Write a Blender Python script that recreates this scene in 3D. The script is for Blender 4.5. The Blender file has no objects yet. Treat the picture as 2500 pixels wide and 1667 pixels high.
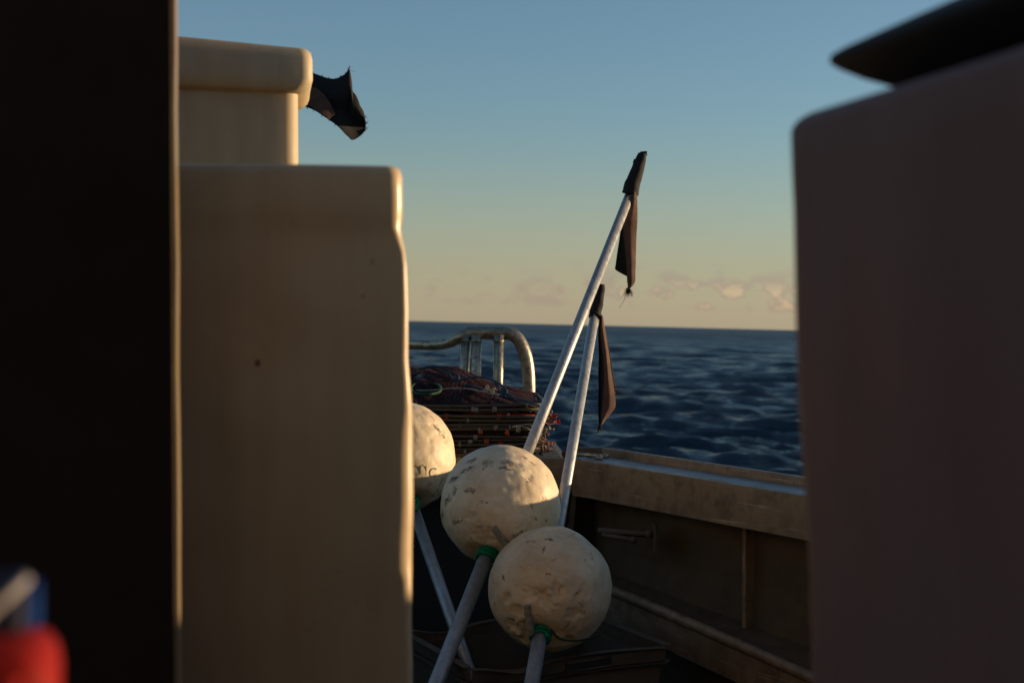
import bpy, bmesh, math, random
import numpy as np
from mathutils import Vector, Matrix, noise

random.seed(7)
R = math.radians
scene = bpy.context.scene
COL = scene.collection

# ------------------------------------------------------------------ camera
F = 3472.0                      # focal length in photograph pixels (2500 wide) = 50 mm
EYE = 1.10                      # eye height over the deck
PITCH = math.atan(-47 / F)
HEEL = Matrix.Translation((0, 0, EYE)) @ Matrix.Rotation(R(-1.39), 4, 'Y') @ Matrix.Translation((0, 0, -EYE))
SEA_Z = -0.95
cam_d = bpy.data.cameras.new('camera')
cam = bpy.data.objects.new('camera', cam_d)
COL.objects.link(cam)
cam_d.lens = 50.0
cam_d.sensor_width = 36.0
cam_d.clip_start = 0.02
cam_d.clip_end = 60000
cam_d.dof.use_dof = True
cam_d.dof.focus_distance = 3.45
cam_d.dof.aperture_fstop = 6.0
cam.matrix_world = HEEL @ Matrix.Translation((0, 0, EYE)) @ Matrix.Rotation(math.pi / 2 + PITCH, 4, 'X')
scene.camera = cam

# ------------------------------------------------------------------ sky, sun, exposure
SUN_EL, SUN_AZ = 4.8, 79.3       # degrees; azimuth clockwise from the viewing direction
world = bpy.data.worlds.new('World')
scene.world = world
world.use_nodes = True
wn, wl = world.node_tree.nodes, world.node_tree.links
wn.clear()
w_out = wn.new('ShaderNodeOutputWorld')
w_bg = wn.new('ShaderNodeBackground')
w_bg.inputs['Strength'].default_value = 0.15
sky = wn.new('ShaderNodeTexSky')
sky.sky_type = 'NISHITA'
sky.sun_disc = False
sky.sun_elevation = R(SUN_EL)
sky.sun_rotation = R(SUN_AZ)
sky.altitude = 0
sky.air_density = 1.0
sky.dust_density = 0.35
sky.ozone_density = 2.8
w_tc = wn.new('ShaderNodeTexCoord')
# low cumulus bank near the horizon
w_map = wn.new('ShaderNodeMapping'); w_map.inputs['Scale'].default_value = (48, 48, 85)
w_map.inputs['Location'].default_value = (3.1, 0.4, 0.0)
w_nz = wn.new('ShaderNodeTexNoise'); w_nz.inputs['Scale'].default_value = 1.0
w_nz.inputs['Detail'].default_value = 5; w_nz.inputs['Roughness'].default_value = .5
wl.new(w_tc.outputs['Generated'], w_map.inputs[0]); wl.new(w_map.outputs[0], w_nz.inputs['Vector'])
w_sep = wn.new('ShaderNodeSeparateXYZ'); wl.new(w_tc.outputs['Generated'], w_sep.inputs[0])
w_band = wn.new('ShaderNodeFloatCurve')
cb = w_band.mapping.curves[0]
for p, v in ((.2, 0), (.30, .7), (.45, 1.0), (.62, .75), (.82, .25)):
    cb.points.new(p, v)
cb.points[0].location = (0, 0); cb.points[-1].location = (1, 0)
w_mr = wn.new('ShaderNodeMapRange'); w_mr.inputs['From Min'].default_value = 0; w_mr.inputs['From Max'].default_value = .045
wl.new(w_sep.outputs['Z'], w_mr.inputs['Value']); wl.new(w_mr.outputs[0], w_band.inputs['Value'])
w_mr2 = wn.new('ShaderNodeMapRange'); w_mr2.inputs['From Min'].default_value = .49; w_mr2.inputs['From Max'].default_value = .62
wl.new(w_nz.outputs['Fac'], w_mr2.inputs['Value'])
w_mul = wn.new('ShaderNodeMath'); w_mul.operation = 'MULTIPLY'
wl.new(w_band.outputs[0], w_mul.inputs[0]); wl.new(w_mr2.outputs[0], w_mul.inputs[1])
w_mix = wn.new('ShaderNodeMix'); w_mix.data_type = 'RGBA'; w_mix.blend_type = 'MULTIPLY'
w_cl = wn.new('ShaderNodeValToRGB')
w_cl.color_ramp.elements[0].color = (1, 1, 1, 1)
w_cl.color_ramp.elements[1].color = (1.36, 1.16, 1.06, 1)
e = w_cl.color_ramp.elements.new(.45); e.color = (.93, .84, .95, 1)
w_cm = wn.new('ShaderNodeMapRange'); w_cm.interpolation_type = 'SMOOTHSTEP'; w_cm.inputs['From Min'].default_value = .0; w_cm.inputs['From Max'].default_value = .11
w_cm.inputs['To Min'].default_value = .35; w_cm.inputs['To Max'].default_value = 1.0
wl.new(w_sep.outputs['X'], w_cm.inputs['Value'])
w_mul2 = wn.new('ShaderNodeMath'); w_mul2.operation = 'MULTIPLY'
wl.new(w_mul.outputs[0], w_mul2.inputs[0]); wl.new(w_cm.outputs[0], w_mul2.inputs[1]); wl.new(w_mul2.outputs[0], w_cl.inputs[0])
w_mix.inputs[0].default_value = 1.0
pass; wl.new(w_cl.outputs[0], w_mix.inputs[7])
w_hs = wn.new('ShaderNodeHueSaturation'); w_hs.inputs['Saturation'].default_value = .92
# pale sea haze lying along the whole horizon
w_hz = wn.new('ShaderNodeMapRange'); w_hz.interpolation_type = 'SMOOTHSTEP'
for k_, v_ in (('From Min', -.02), ('From Max', .15), ('To Min', .66), ('To Max', 0.0)): w_hz.inputs[k_].default_value = v_
wl.new(w_sep.outputs['Z'], w_hz.inputs['Value'])
w_hm = wn.new('ShaderNodeMix'); w_hm.data_type = 'RGBA'; w_hm.inputs[7].default_value = (2.25, 1.95, 1.46, 1)
wl.new(w_hz.outputs[0], w_hm.inputs[0]); wl.new(sky.outputs[0], w_hm.inputs[6])
wl.new(w_hm.outputs[2], w_mix.inputs[6]); wl.new(w_mix.outputs[2], w_hs.inputs['Color'])
wl.new(w_hs.outputs[0], w_bg.inputs['Color']); wl.new(w_bg.outputs[0], w_out.inputs[0])

sun_d = bpy.data.lights.new('sun', 'SUN')
sun_d.energy = 5.0
sun_d.angle = R(0.55)
sun_d.color = (1.0, .73, .43)
sun = bpy.data.objects.new('sun', sun_d)
COL.objects.link(sun)
az, el = R(SUN_AZ), R(SUN_EL)
sdir = Vector((math.sin(az) * math.cos(el), math.cos(az) * math.cos(el), math.sin(el)))
sun.rotation_euler = sdir.to_track_quat('Z', 'Y').to_euler()
sun.location = sdir * 30

scene.view_settings.view_transform = 'Standard'
scene.view_settings.look = 'None'
scene.view_settings.exposure = 0.40
scene.view_settings.gamma = 1.0
scene.cycles.max_bounces = 8
scene.cycles.diffuse_bounces = 4
scene.cycles.glossy_bounces = 4

# ------------------------------------------------------------------ helpers
_cp, _sp = math.cos(PITCH), math.sin(PITCH)


def P(px, py, d):
    """Point at forward distance d (metres, boat frame) seen at photograph pixel px, py."""
    u, v = (px - 1250) / F, (833.5 - py) / F
    # camera forward = (0, cos, sin), up = (0, -sin, cos)
    x, y, z = u, _cp - v * _sp, _sp + v * _cp
    s = d / y
    return Vector((x * s, d, EYE + z * s))


def tag(o, label=None, cat=None, group=None, kind=None):
    if label: o['label'] = label
    if cat: o['category'] = cat
    if group: o['group'] = group
    if kind: o['kind'] = kind
    return o


def mesh_obj(name, verts, faces, m=None, parent=None, smooth=True):
    me = bpy.data.meshes.new(name)
    me.from_pydata([tuple(v) for v in verts], [], faces)
    me.update()
    if smooth:
        me.polygons.foreach_set('use_smooth', [True] * len(me.polygons))
    if m: me.materials.append(m)
    o = bpy.data.objects.new(name, me)
    COL.objects.link(o)
    if parent: o.parent = parent
    return o


class MB:
    """collects geometry in boat coordinates; build() makes one object"""
    def __init__(s): s.v = []; s.f = []

    def add(s, vs, fs):
        n = len(s.v); s.v += [tuple(v) for v in vs]; s.f += [tuple(i + n for i in f) for f in fs]
        return s

    def tube(s, pts, r, seg=12, cap=True, closed=False):
        pts = [Vector(p) for p in pts]; n = len(pts)
        rs = r if isinstance(r, (list, tuple)) else [r] * n
        vs, fs = [], []
        T0 = None; N = None
        for i, p in enumerate(pts):
            a = pts[i - 1] if (i > 0 or closed) else p
            b = pts[(i + 1) % n] if (i < n - 1 or closed) else p
            T = (b - a).normalized()
            if N is None:
                N = T.orthogonal().normalized()
            else:
                N = (N - T * N.dot(T)).normalized()
            B = T.cross(N)
            for k in range(seg):
                t = 2 * math.pi * k / seg
                vs.append(p + (N * math.cos(t) + B * math.sin(t)) * rs[i])
        rng = n if closed else n - 1
        for i in range(rng):
            j = (i + 1) % n
            for k in range(seg):
                k2 = (k + 1) % seg
                fs.append((i * seg + k, i * seg + k2, j * seg + k2, j * seg + k))
        if cap and not closed:
            fs.append(tuple(reversed(range(seg)))); fs.append(tuple((n - 1) * seg + k for k in range(seg)))
        return s.add(vs, fs)

    def prism(s, ring_a, ring_b, closed=True):
        n = len(ring_a)
        fs = [(k, (k + 1) % n, n + (k + 1) % n, n + k) for k in range(n)]
        fs += [tuple(reversed(range(n))), tuple(range(n, 2 * n))]
        return s.add(list(ring_a) + list(ring_b), fs)

    def sweep(s, prof, path_fn, n, cap=True):
        """prof: list of points; path_fn(i, p) -> Vector for station i"""
        m = len(prof)
        vs = [path_fn(i, p) for i in range(n) for p in prof]
        fs = [(i * m + k, i * m + (k + 1) % m, (i + 1) * m + (k + 1) % m, (i + 1) * m + k) for i in range(n - 1) for k in range(m)]
        if cap: fs += [tuple(reversed(range(m))), tuple((n - 1) * m + k for k in range(m))]
        return s.add(vs, fs)

    def ball(s, c, r, sq=(1, 1, 1), nu=10, nv=7):
        c = Vector(c); vs = [c + Vector((0, 0, r * sq[2]))]
        for i in range(1, nv):
            th = math.pi * i / nv
            for k in range(nu):
                ph = 2 * math.pi * k / nu
                vs.append(c + Vector((r * sq[0] * math.sin(th) * math.cos(ph), r * sq[1] * math.sin(th) * math.sin(ph), r * sq[2] * math.cos(th))))
        vs.append(c - Vector((0, 0, r * sq[2])))
        fs = [(0, 1 + k, 1 + (k + 1) % nu) for k in range(nu)]
        for i in range(nv - 2):
            for k in range(nu):
                a = 1 + i * nu + k; b = 1 + i * nu + (k + 1) % nu
                fs.append((a, a + nu, b + nu, b))
        L = len(vs) - 1; o = 1 + (nv - 2) * nu
        fs += [(L, o + (k + 1) % nu, o + k) for k in range(nu)]
        return s.add(vs, fs)

    def build(s, name, m=None, parent=None, smooth=True, fix=True):
        v = s.v
        if parent is not None:
            inv = parent['_inv'] if False else None
            v = [Vector(p) - ORG[parent.name] for p in v]
        o = mesh_obj(name, v, s.f, m, parent, smooth)
        if fix:
            bm = bmesh.new(); bm.from_mesh(o.data)
            bmesh.ops.recalc_face_normals(bm, faces=bm.faces)
            bm.to_mesh(o.data); bm.free()
        if parent is not None: ORG[o.name] = ORG[parent.name]
        return o


ORG = {}


def thing(name, loc, label, cat, group=None):
    o = bpy.data.objects.new(name, None)
    o.empty_display_size = .1
    COL.objects.link(o); o.location = loc
    ORG[o.name] = Vector(loc)
    return tag(o, label, cat, group)


def autosharp(o, ang=35):
    bm = bmesh.new(); bm.from_mesh(o.data)
    for e in bm.edges:
        e.smooth = not (len(e.link_faces) == 2 and e.calc_face_angle(0) > R(ang))
    bm.to_mesh(o.data); bm.free()
    return o


def bevel(o, w, seg=2):
    b = o.modifiers.new('bevel', 'BEVEL'); b.width = w; b.segments = seg; b.limit_method = 'ANGLE'; b.angle_limit = R(40)
    return o


def box_pts(x0, x1, y0, y1, z0, z1, M=None):
    v = [Vector(p) for p in ((x0, y0, z0), (x1, y0, z0), (x1, y1, z0), (x0, y1, z0), (x0, y0, z1), (x1, y0, z1), (x1, y1, z1), (x0, y1, z1))]
    if M is not None: v = [M @ p for p in v]
    return v


BOXF = [(0, 3, 2, 1), (4, 5, 6, 7), (0, 1, 5, 4), (1, 2, 6, 5), (2, 3, 7, 6), (3, 0, 4, 7)]


def rr_loft(levels, nc=8, M=None, wob=0.0, sc=3.0, seed=0, ns=6, caps=(True, True)):
    """stack of rounded rectangles; levels = (z, x0, x1, y0, y1, r). Returns verts, faces."""
    vs, fs, m = [], [], None
    for (z, x0, x1, y0, y1, r) in levels:
        ring = []
        cs = ((x1 - r, y0 + r, -90), (x1 - r, y1 - r, 0), (x0 + r, y1 - r, 90), (x0 + r, y0 + r, 180))
        for ci, (cx, cy, a0) in enumerate(cs):
            for k in range(nc + 1):
                a = R(a0 + 90 * k / nc)
                ring.append(Vector((cx + r * math.cos(a), cy + r * math.sin(a), z)))
            nx, ny, na = cs[(ci + 1) % 4]
            q = Vector((nx + r * math.cos(R(na)), ny + r * math.sin(R(na)), z)); p = ring[-1]
            for k in range(1, ns):
                ring.append(p.lerp(q, k / ns))
        m = len(ring)
        for p in ring:
            if wob:
                n = noise.noise_vector(p * sc + Vector((seed, 0, 0)))
                p = p + Vector((n.x, n.y, n.z * .4)) * wob
            vs.append(M @ p if M is not None else p)
    L = len(levels)
    for i in range(L - 1):
        for k in range(m):
            k2 = (k + 1) % m
            fs.append((i * m + k, i * m + k2, (i + 1) * m + k2, (i + 1) * m + k))
    if caps[0]: fs.append(tuple(reversed(range(m))))
    if caps[1]: fs.append(tuple((L - 1) * m + k for k in range(m)))
    return vs, fs


def smooth_path(pts, n=8, closed=False):
    pts = [Vector(p) for p in pts]; out = []
    N = len(pts); rng = N if closed else N - 1
    for i in range(rng):
        g = lambda j: pts[j % N] if closed else pts[max(0, min(N - 1, j))]
        p0, p1, p2, p3 = g(i - 1), g(i), g(i + 1), g(i + 2)
        for k in range(n):
            t = k / n
            out.append(.5 * ((2 * p1) + (p2 - p0) * t + (2 * p0 - 5 * p1 + 4 * p2 - p3) * t * t + (3 * p1 - p0 - 3 * p2 + p3) * t ** 3))
    if not closed: out.append(pts[-1])
    return out


def rope(mb, pts, r, pitch=None, n=10, closed=False, step=None):
    """three laid strands along a smooth path"""
    path = smooth_path(pts, n, closed)
    # resample
    d = [0]
    for a, b in zip(path, path[1:] + ([path[0]] if closed else [])): d.append(d[-1] + (b - a).length)
    L = d[-1]; pitch = pitch or r * 7; step = step or pitch / 8
    cnt = max(4, int(L / step)); full = path + ([path[0]] if closed else [])
    res = []; j = 0
    for i in range(cnt + (0 if closed else 1)):
        s = L * i / cnt
        while j < len(d) - 2 and d[j + 1] < s: j += 1
        t = (s - d[j]) / max(1e-9, d[j + 1] - d[j])
        res.append(full[j].lerp(full[j + 1], min(1, max(0, t))))
    N = None; fr = []
    for i, p in enumerate(res):
        a = res[i - 1] if i > 0 or closed else p; b = res[(i + 1) % len(res)] if i < len(res) - 1 or closed else p
        T = (b - a).normalized()
        N = T.orthogonal().normalized() if N is None else (N - T * N.dot(T)).normalized()
        fr.append((p, N.copy(), T.cross(N)))
    turns = max(1, round(L / pitch))
    for s in range(3):
        q = []
        for i, (p, n_, b_) in enumerate(fr):
            a = 2 * math.pi * (turns * i / cnt + s / 3)
            q.append(p + (n_ * math.cos(a) + b_ * math.sin(a)) * r * .5)
        mb.tube(q, r * .54, 5, closed=closed)
    return mb


# ------------------------------------------------------------------ materials
def nmat(name, base, rough=.5, metal=0.0, **kw):
    m = bpy.data.materials.new(name); m.use_nodes = True
    nt = m.node_tree; b = nt.nodes['Principled BSDF']
    b.inputs['Base Color'].default_value = (*base, 1)
    b.inputs['Roughness'].default_value = rough
    b.inputs['Metallic'].default_value = metal
    for k, v in kw.items(): b.inputs[k].default_value = v
    return m, nt, b


def node(nt, t, **kw):
    n = nt.nodes.new(t)
    for k, v in kw.items():
        if k.startswith('i_'): n.inputs[k[2:].replace('_', ' ')].default_value = v
        else: setattr(n, k, v)
    return n


def nz(nt, scale, detail=4, rough=.55, vec=None, dist=0.0):
    n = node(nt, 'ShaderNodeTexNoise'); n.inputs['Scale'].default_value = scale
    n.inputs['Detail'].default_value = detail; n.inputs['Roughness'].default_value = rough; n.inputs['Distortion'].default_value = dist
    if vec is not None: nt.links.new(vec, n.inputs['Vector'])
    return n.outputs['Fac']


def ramp(nt, src, stops):
    r = node(nt, 'ShaderNodeValToRGB'); el_ = r.color_ramp.elements
    while len(el_) > 1: el_.remove(el_[0])
    for i, (p, c) in enumerate(stops):
        c = (c, c, c) if isinstance(c, (int, float)) else c
        if i == 0: el_[0].position = p; el_[0].color = (*c, 1)
        else: e_ = el_.new(p); e_.color = (*c, 1)
    nt.links.new(src, r.inputs[0]); return r.outputs[0]


def mix(nt, fac, a, b, mode='MIX'):
    m = node(nt, 'ShaderNodeMix', data_type='RGBA', blend_type=mode)
    for i, s in ((0, fac), (6, a), (7, b)):
        if isinstance(s, (int, float)): m.inputs[i].default_value = s
        elif isinstance(s, tuple): m.inputs[i].default_value = (*s, 1)
        else: nt.links.new(s, m.inputs[i])
    return m.outputs[2]


def math_(nt, op, a, b=None):
    m = node(nt, 'ShaderNodeMath', operation=op)
    for i, s in enumerate((a, b)):
        if s is None: continue
        if isinstance(s, (int, float)): m.inputs[i].default_value = s
        else: nt.links.new(s, m.inputs[i])
    return m.outputs[0]


def mapping(nt, scale=(1, 1, 1), loc=(0, 0, 0), rot=(0, 0, 0), coord='Object'):
    tc = node(nt, 'ShaderNodeTexCoord'); mp = node(nt, 'ShaderNodeMapping')
    mp.inputs['Scale'].default_value = scale; mp.inputs['Location'].default_value = loc; mp.inputs['Rotation'].default_value = rot
    nt.links.new(tc.outputs[coord], mp.inputs[0]); return mp.outputs[0]


def bump(nt, b, h, strength=.3, dist=.01):
    bp = node(nt, 'ShaderNodeBump'); bp.inputs['Strength'].default_value = strength; bp.inputs['Distance'].default_value = dist
    nt.links.new(h, bp.inputs['Height']); nt.links.new(bp.outputs[0], b.inputs['Normal'])


def tub_mat(name, base, seed=0.0, ro=0.0):
    m, nt, b = nmat(name, base, .42)
    v = mapping(nt, loc=(seed, 0, 0))
    vs = mapping(nt, scale=(9, 9, .7), loc=(seed, 0, 0))
    soft = ramp(nt, nz(nt, 2.0, 2, .5, v), [(.3, .90), (.7, 1.0)])
    streak = ramp(nt, nz(nt, 2.2, 5, .6, vs), [(.35, (.70, .60, .48)), (.6, (1, 1, 1))])
    c = mix(nt, 1.0, base, soft, 'MULTIPLY')
    c = mix(nt, .38, c, streak, 'MULTIPLY')
    pink = ramp(nt, nz(nt, 4.5, 2, .5, v), [(.56, 0.0), (.72, .35)])
    c = mix(nt, pink, c, tuple(x * y for x, y in zip(base, (.95, .62, .55))))
    spots = ramp(nt, nz(nt, 26, 3, .6, v), [(.71, 0.0), (.76, .7)])
    c = mix(nt, spots, c, (.12, .08, .05))
    nt.links.new(c, b.inputs['Base Color'])
    nt.links.new(ramp(nt, nz(nt, 8, 4, .6, v), [(.3, .24 + ro), (.7, .44 + ro)]), b.inputs['Roughness'])
    bump(nt, b, math_(nt, 'ADD', nz(nt, 14, 5, .55, v), math_(nt, 'MULTIPLY', nz(nt, 110, 3, .6, v), .10)), .20, .003)
    return m


def metal_mat(name, base, rough, metal=1.0, sc=40, grime=(.06, .045, .03), gm=.5, stretch=(1, 1, 1), bs=.25, scratch=0):
    m, nt, b = nmat(name, base, rough, metal)
    v = mapping(nt, scale=stretch)
    g = ramp(nt, nz(nt, sc, 6, .65, v), [(.45, 0.0), (.68, gm)])
    g2 = ramp(nt, nz(nt, sc * .18, 4, .6, v), [(.3, .75), (.7, 1.0)])
    c = mix(nt, 1.0, base, g2, 'MULTIPLY'); c = mix(nt, g, c, grime)
    if scratch:
        v3 = mapping(nt, scale=(3, 3, 170)); ss = math_(nt, 'MULTIPLY', ramp(nt, nz(nt, 1.0, 3, .6, v3), [(.62, 0.0), (.68, scratch)]), ramp(nt, nz(nt, 6, 2, .5, v), [(.45, 0.0), (.6, 1.0)]))
        c = mix(nt, ss, c, (.62, .54, .42))
        v4 = mapping(nt, scale=(70, 70, 6)); c = mix(nt, math_(nt, 'MULTIPLY', ramp(nt, nz(nt, 1.0, 3, .6, v4), [(.60, 0.0), (.70, .5)]), 1.0), c, (.10, .07, .04))
    nt.links.new(c, b.inputs['Base Color'])
    nt.links.new(ramp(nt, nz(nt, sc * 1.7, 4, .6, v), [(.3, rough * .7), (.7, min(1, rough * 1.5))]), b.inputs['Roughness'])
    bump(nt, b, nz(nt, sc * 2.5, 5, .6, v), bs, .002)
    return m


def cloth_mat(name, base, trans=.25):
    m, nt, b = nmat(name, base, .85)
    v = mapping(nt)
    c = mix(nt, 1.0, base, ramp(nt, nz(nt, 40, 5, .7, v), [(.3, .55), (.7, 1.15)]), 'MULTIPLY')
    nt.links.new(c, b.inputs['Base Color'])
    bump(nt, b, nz(nt, 260, 3, .6, v), .4, .001)
    if trans:
        tr = node(nt, 'ShaderNodeBsdfTranslucent'); nt.links.new(c, tr.inputs[0])
        ms = node(nt, 'ShaderNodeMixShader'); ms.inputs[0].default_value = trans
        nt.links.new(b.outputs[0], ms.inputs[1]); nt.links.new(tr.outputs[0], ms.inputs[2])
        nt.links.new(ms.outputs[0], nt.nodes['Material Output'].inputs[0])
    return m


def rope_mat(name, base):
    m, nt, b = nmat(name, base, .6, **{'Specular IOR Level': .2})
    v = mapping(nt)
    nt.links.new(mix(nt, 1.0, base, ramp(nt, nz(nt, 120, 4, .6, v), [(.3, .5), (.7, 1.3)]), 'MULTIPLY'), b.inputs['Base Color'])
    return m


def foam_mat(name, base, seed, bands, marks=()):
    """weathered foam float: scuffs, cuts and tar-like smears; bands=((normal), offset, width)"""
    m, nt, b = nmat(name, base, .55)
    v = mapping(nt, loc=(seed, seed * .7, 0))
    tc = node(nt, 'ShaderNodeTexCoord')
    big = ramp(nt, nz(nt, 9, 4, .6, v), [(.3, (.74, .64, .50)), (.62, (1, 1, 1))])
    c = mix(nt, .8, base, big, 'MULTIPLY')
    fine = ramp(nt, nz(nt, 60, 5, .7, v), [(.3, .8), (.6, 1.05)])
    c = mix(nt, .6, c, fine, 'MULTIPLY')
    # thin cracks
    vw = node(nt, 'ShaderNodeTexVoronoi', feature='DISTANCE_TO_EDGE'); vw.inputs['Scale'].default_value = 16
    nv = node(nt, 'ShaderNodeTexNoise'); nv.inputs['Scale'].default_value = 12; nt.links.new(v, nv.inputs['Vector'])
    dv = node(nt, 'ShaderNodeVectorMath', operation='ADD'); nt.links.new(v, dv.inputs[0])
    sc_ = node(nt, 'ShaderNodeVectorMath', operation='SCALE'); sc_.inputs['Scale'].default_value = .22
    nt.links.new(nv.outputs['Color'], sc_.inputs[0]); nt.links.new(sc_.outputs[0], dv.inputs[1]); nt.links.new(dv.outputs[0], vw.inputs['Vector'])
    crack = ramp(nt, vw.outputs['Distance'], [(0.0, 1.0), (.022, 0.0)])
    cm = ramp(nt, nz(nt, 13, 3, .5, v), [(.54, 0.0), (.64, .5)])
    ck = math_(nt, 'MULTIPLY', crack, cm)
    c = mix(nt, ck, c, (.17, .11, .06))
    # small nicks
    nk = ramp(nt, nz(nt, 55, 2, .5, v), [(.73, 0.0), (.77, .8)])
    drt = ramp(nt, nz(nt, 6, 6, .68, v, .6), [(.50, 0.0), (.72, .55)])
    c = mix(nt, drt, c, (.34, .24, .13))
    c = mix(nt, nk, c, (.10, .06, .035))
    # smears along rings
    for (n_, off, wd, th) in bands:
        dp = node(nt, 'ShaderNodeVectorMath', operation='DOT_PRODUCT'); nt.links.new(tc.outputs['Object'], dp.inputs[0]); dp.inputs[1].default_value = n_
        d_ = math_(nt, 'ABSOLUTE', math_(nt, 'SUBTRACT', dp.outputs['Value'], off))
        bm_ = ramp(nt, d_, [(0.0, 1.0), (wd, 0.0)])
        s_ = math_(nt, 'MULTIPLY', bm_, ramp(nt, nz(nt, 34, 6, .7, v, .4), [(th, 0.0), (th + .09, 1.0)]))
        s_ = math_(nt, 'MULTIPLY', s_, ramp(nt, nz(nt, 14, 2, .5, v), [(.42, 0.0), (.56, .9)]))
        c = mix(nt, s_, c, (.05, .032, .022))
    jit = node(nt, 'ShaderNodeTexNoise'); jit.inputs['Scale'].default_value = 95; jit.inputs['Detail'].default_value = 4; nt.links.new(tc.outputs['Object'], jit.inputs['Vector'])
    jo = node(nt, 'ShaderNodeVectorMath', operation='MULTIPLY_ADD'); nt.links.new(jit.outputs['Color'], jo.inputs[0]); jo.inputs[1].default_value = (.028, .028, .028); nt.links.new(tc.outputs['Object'], jo.inputs[2])
    acc = None
    for (p0, p1, w, st) in marks:
        mid = (p0 + p1) / 2 + Vector((.014, .014, .014)); axv = (p1 - p0); L = axv.length / 2 + w; axv = axv.normalized(); nn = (p0 + p1).normalized(); sv = axv.cross(nn).normalized()
        sb = node(nt, 'ShaderNodeVectorMath', operation='SUBTRACT'); nt.links.new(jo.outputs[0], sb.inputs[0]); sb.inputs[1].default_value = mid
        d1 = node(nt, 'ShaderNodeVectorMath', operation='DOT_PRODUCT'); nt.links.new(sb.outputs[0], d1.inputs[0]); d1.inputs[1].default_value = axv / L
        d2 = node(nt, 'ShaderNodeVectorMath', operation='DOT_PRODUCT'); nt.links.new(sb.outputs[0], d2.inputs[0]); d2.inputs[1].default_value = sv / w
        d3 = node(nt, 'ShaderNodeVectorMath', operation='DOT_PRODUCT'); nt.links.new(sb.outputs[0], d3.inputs[0]); d3.inputs[1].default_value = nn / .05
        q_ = math_(nt, 'ADD', math_(nt, 'ADD', math_(nt, 'POWER', math_(nt, 'ABSOLUTE', d1.outputs['Value']), 2.0), math_(nt, 'POWER', math_(nt, 'ABSOLUTE', d2.outputs['Value']), 2.0)), math_(nt, 'POWER', math_(nt, 'ABSOLUTE', d3.outputs['Value']), 2.0))
        r_ = math_(nt, 'MULTIPLY', ramp(nt, q_, [(.25, 1.0), (1.0, 0.0)]), st)
        acc = r_ if acc is None else math_(nt, 'MAXIMUM', acc, r_)
    if acc is not None:
        acc = math_(nt, 'MULTIPLY', acc, ramp(nt, nz(nt, 85, 4, .65, v), [(.36, .15), (.55, 1.0)]))
        c = mix(nt, acc, c, (.095, .052, .024))
    nt.links.new(c, b.inputs['Base Color'])
    h = math_(nt, 'SUBTRACT', nz(nt, 45, 6, .7, v), math_(nt, 'MULTIPLY', ck, 1.2))
    if acc is not None: h = math_(nt, 'SUBTRACT', h, math_(nt, 'MULTIPLY', acc, 1.5))
    bump(nt, b, h, .22, .003)
    return m


M = {}
M['tub'] = tub_mat('cream_plastic', (.58, .43, .255))
M['tub_old'] = tub_mat('aged_cream_plastic', (.50, .395, .25), 5.0, .25)
M['tub_shade'] = tub_mat('shade_brown_plastic', (.21, .115, .098), 9.0, .25)  # brown stands for shade on a cream tub; overhead slab shares it
M['alu'] = metal_mat('painted_aluminium', (.27, .20, .125), .5, .35, 22, gm=.6, scratch=.5)
M['alu_top'] = metal_mat('worn_cap_metal', (.40, .39, .37), .45, .9, 12, gm=.25, bs=.03)
M['steel'] = metal_mat('rail_steel', (.46, .38, .27), .36, .85, 60, gm=.75)
M['pole'] = metal_mat('pole_aluminium', (.50, .49, .47), .42, .55, 70, gm=.35, stretch=(1, 1, .5))
M['hull'] = metal_mat('hull_plate', (.105, .078, .046), .65, .2, 14, gm=.7)
M['dark'] = nmat('dark_paint', (.018, .014, .012), .7)[0]
M['deck'] = metal_mat('deck_plate', (.045, .036, .028), .75, 0, 12, gm=.6)
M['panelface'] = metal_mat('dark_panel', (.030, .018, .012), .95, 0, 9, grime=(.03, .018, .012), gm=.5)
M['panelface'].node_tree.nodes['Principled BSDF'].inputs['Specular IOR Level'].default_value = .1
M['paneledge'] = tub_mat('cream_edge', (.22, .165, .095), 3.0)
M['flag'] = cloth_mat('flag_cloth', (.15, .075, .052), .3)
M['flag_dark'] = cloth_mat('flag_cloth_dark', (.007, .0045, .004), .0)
M['net'] = rope_mat('net_twine', (.035, .007, .007))
M['netdark'] = rope_mat('net_mass', (.005, .003, .003))
M['bar'] = metal_mat('rod', (.055, .045, .030), .5, .2, 60, gm=.6)
M['rope_blue'] = rope_mat('blue_rope', (.02, .055, .10))
M['rope_green'] = rope_mat('green_rope', (.0, .20, .09))
M['rope_olive'] = rope_mat('dark_green_rope', (.015, .055, .028))
M['rope_white'] = rope_mat('pale_cord', (.45, .40, .32))
M['red_twine'] = rope_mat('red_twine', (.40, .03, .012))
M['orange'] = rope_mat('orange_twine', (.36, .09, .03))
M['knot'] = rope_mat('knot_grey', (.22, .20, .17))
M['knotb'] = rope_mat('knot_brown', (.22, .09, .05))
M['tote'] = metal_mat('dark_plastic', (.095, .070, .045), .5, 0, 18, gm=.3)
M['red'] = nmat('red_plastic', (.24, .008, .005), .7, **{'Specular IOR Level': .15})[0]
M['blue'] = nmat('blue_plastic', (.012, .07, .30), .35)[0]
M['navy'] = nmat('navy_plastic', (.005, .007, .03), .5)[0]
M['white'] = nmat('white_plastic', (.30, .27, .26), .5)[0]
M['black'] = nmat('black_rubber', (.010, .008, .008), .75)[0]
M['letter'] = rope_mat('embossed_letter', (.40, .31, .19))
M['peg'] = rope_mat('grey_peg', (.24, .21, .15))

BOAT = []      # every top-level object of the boat is heeled together at the end

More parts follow.
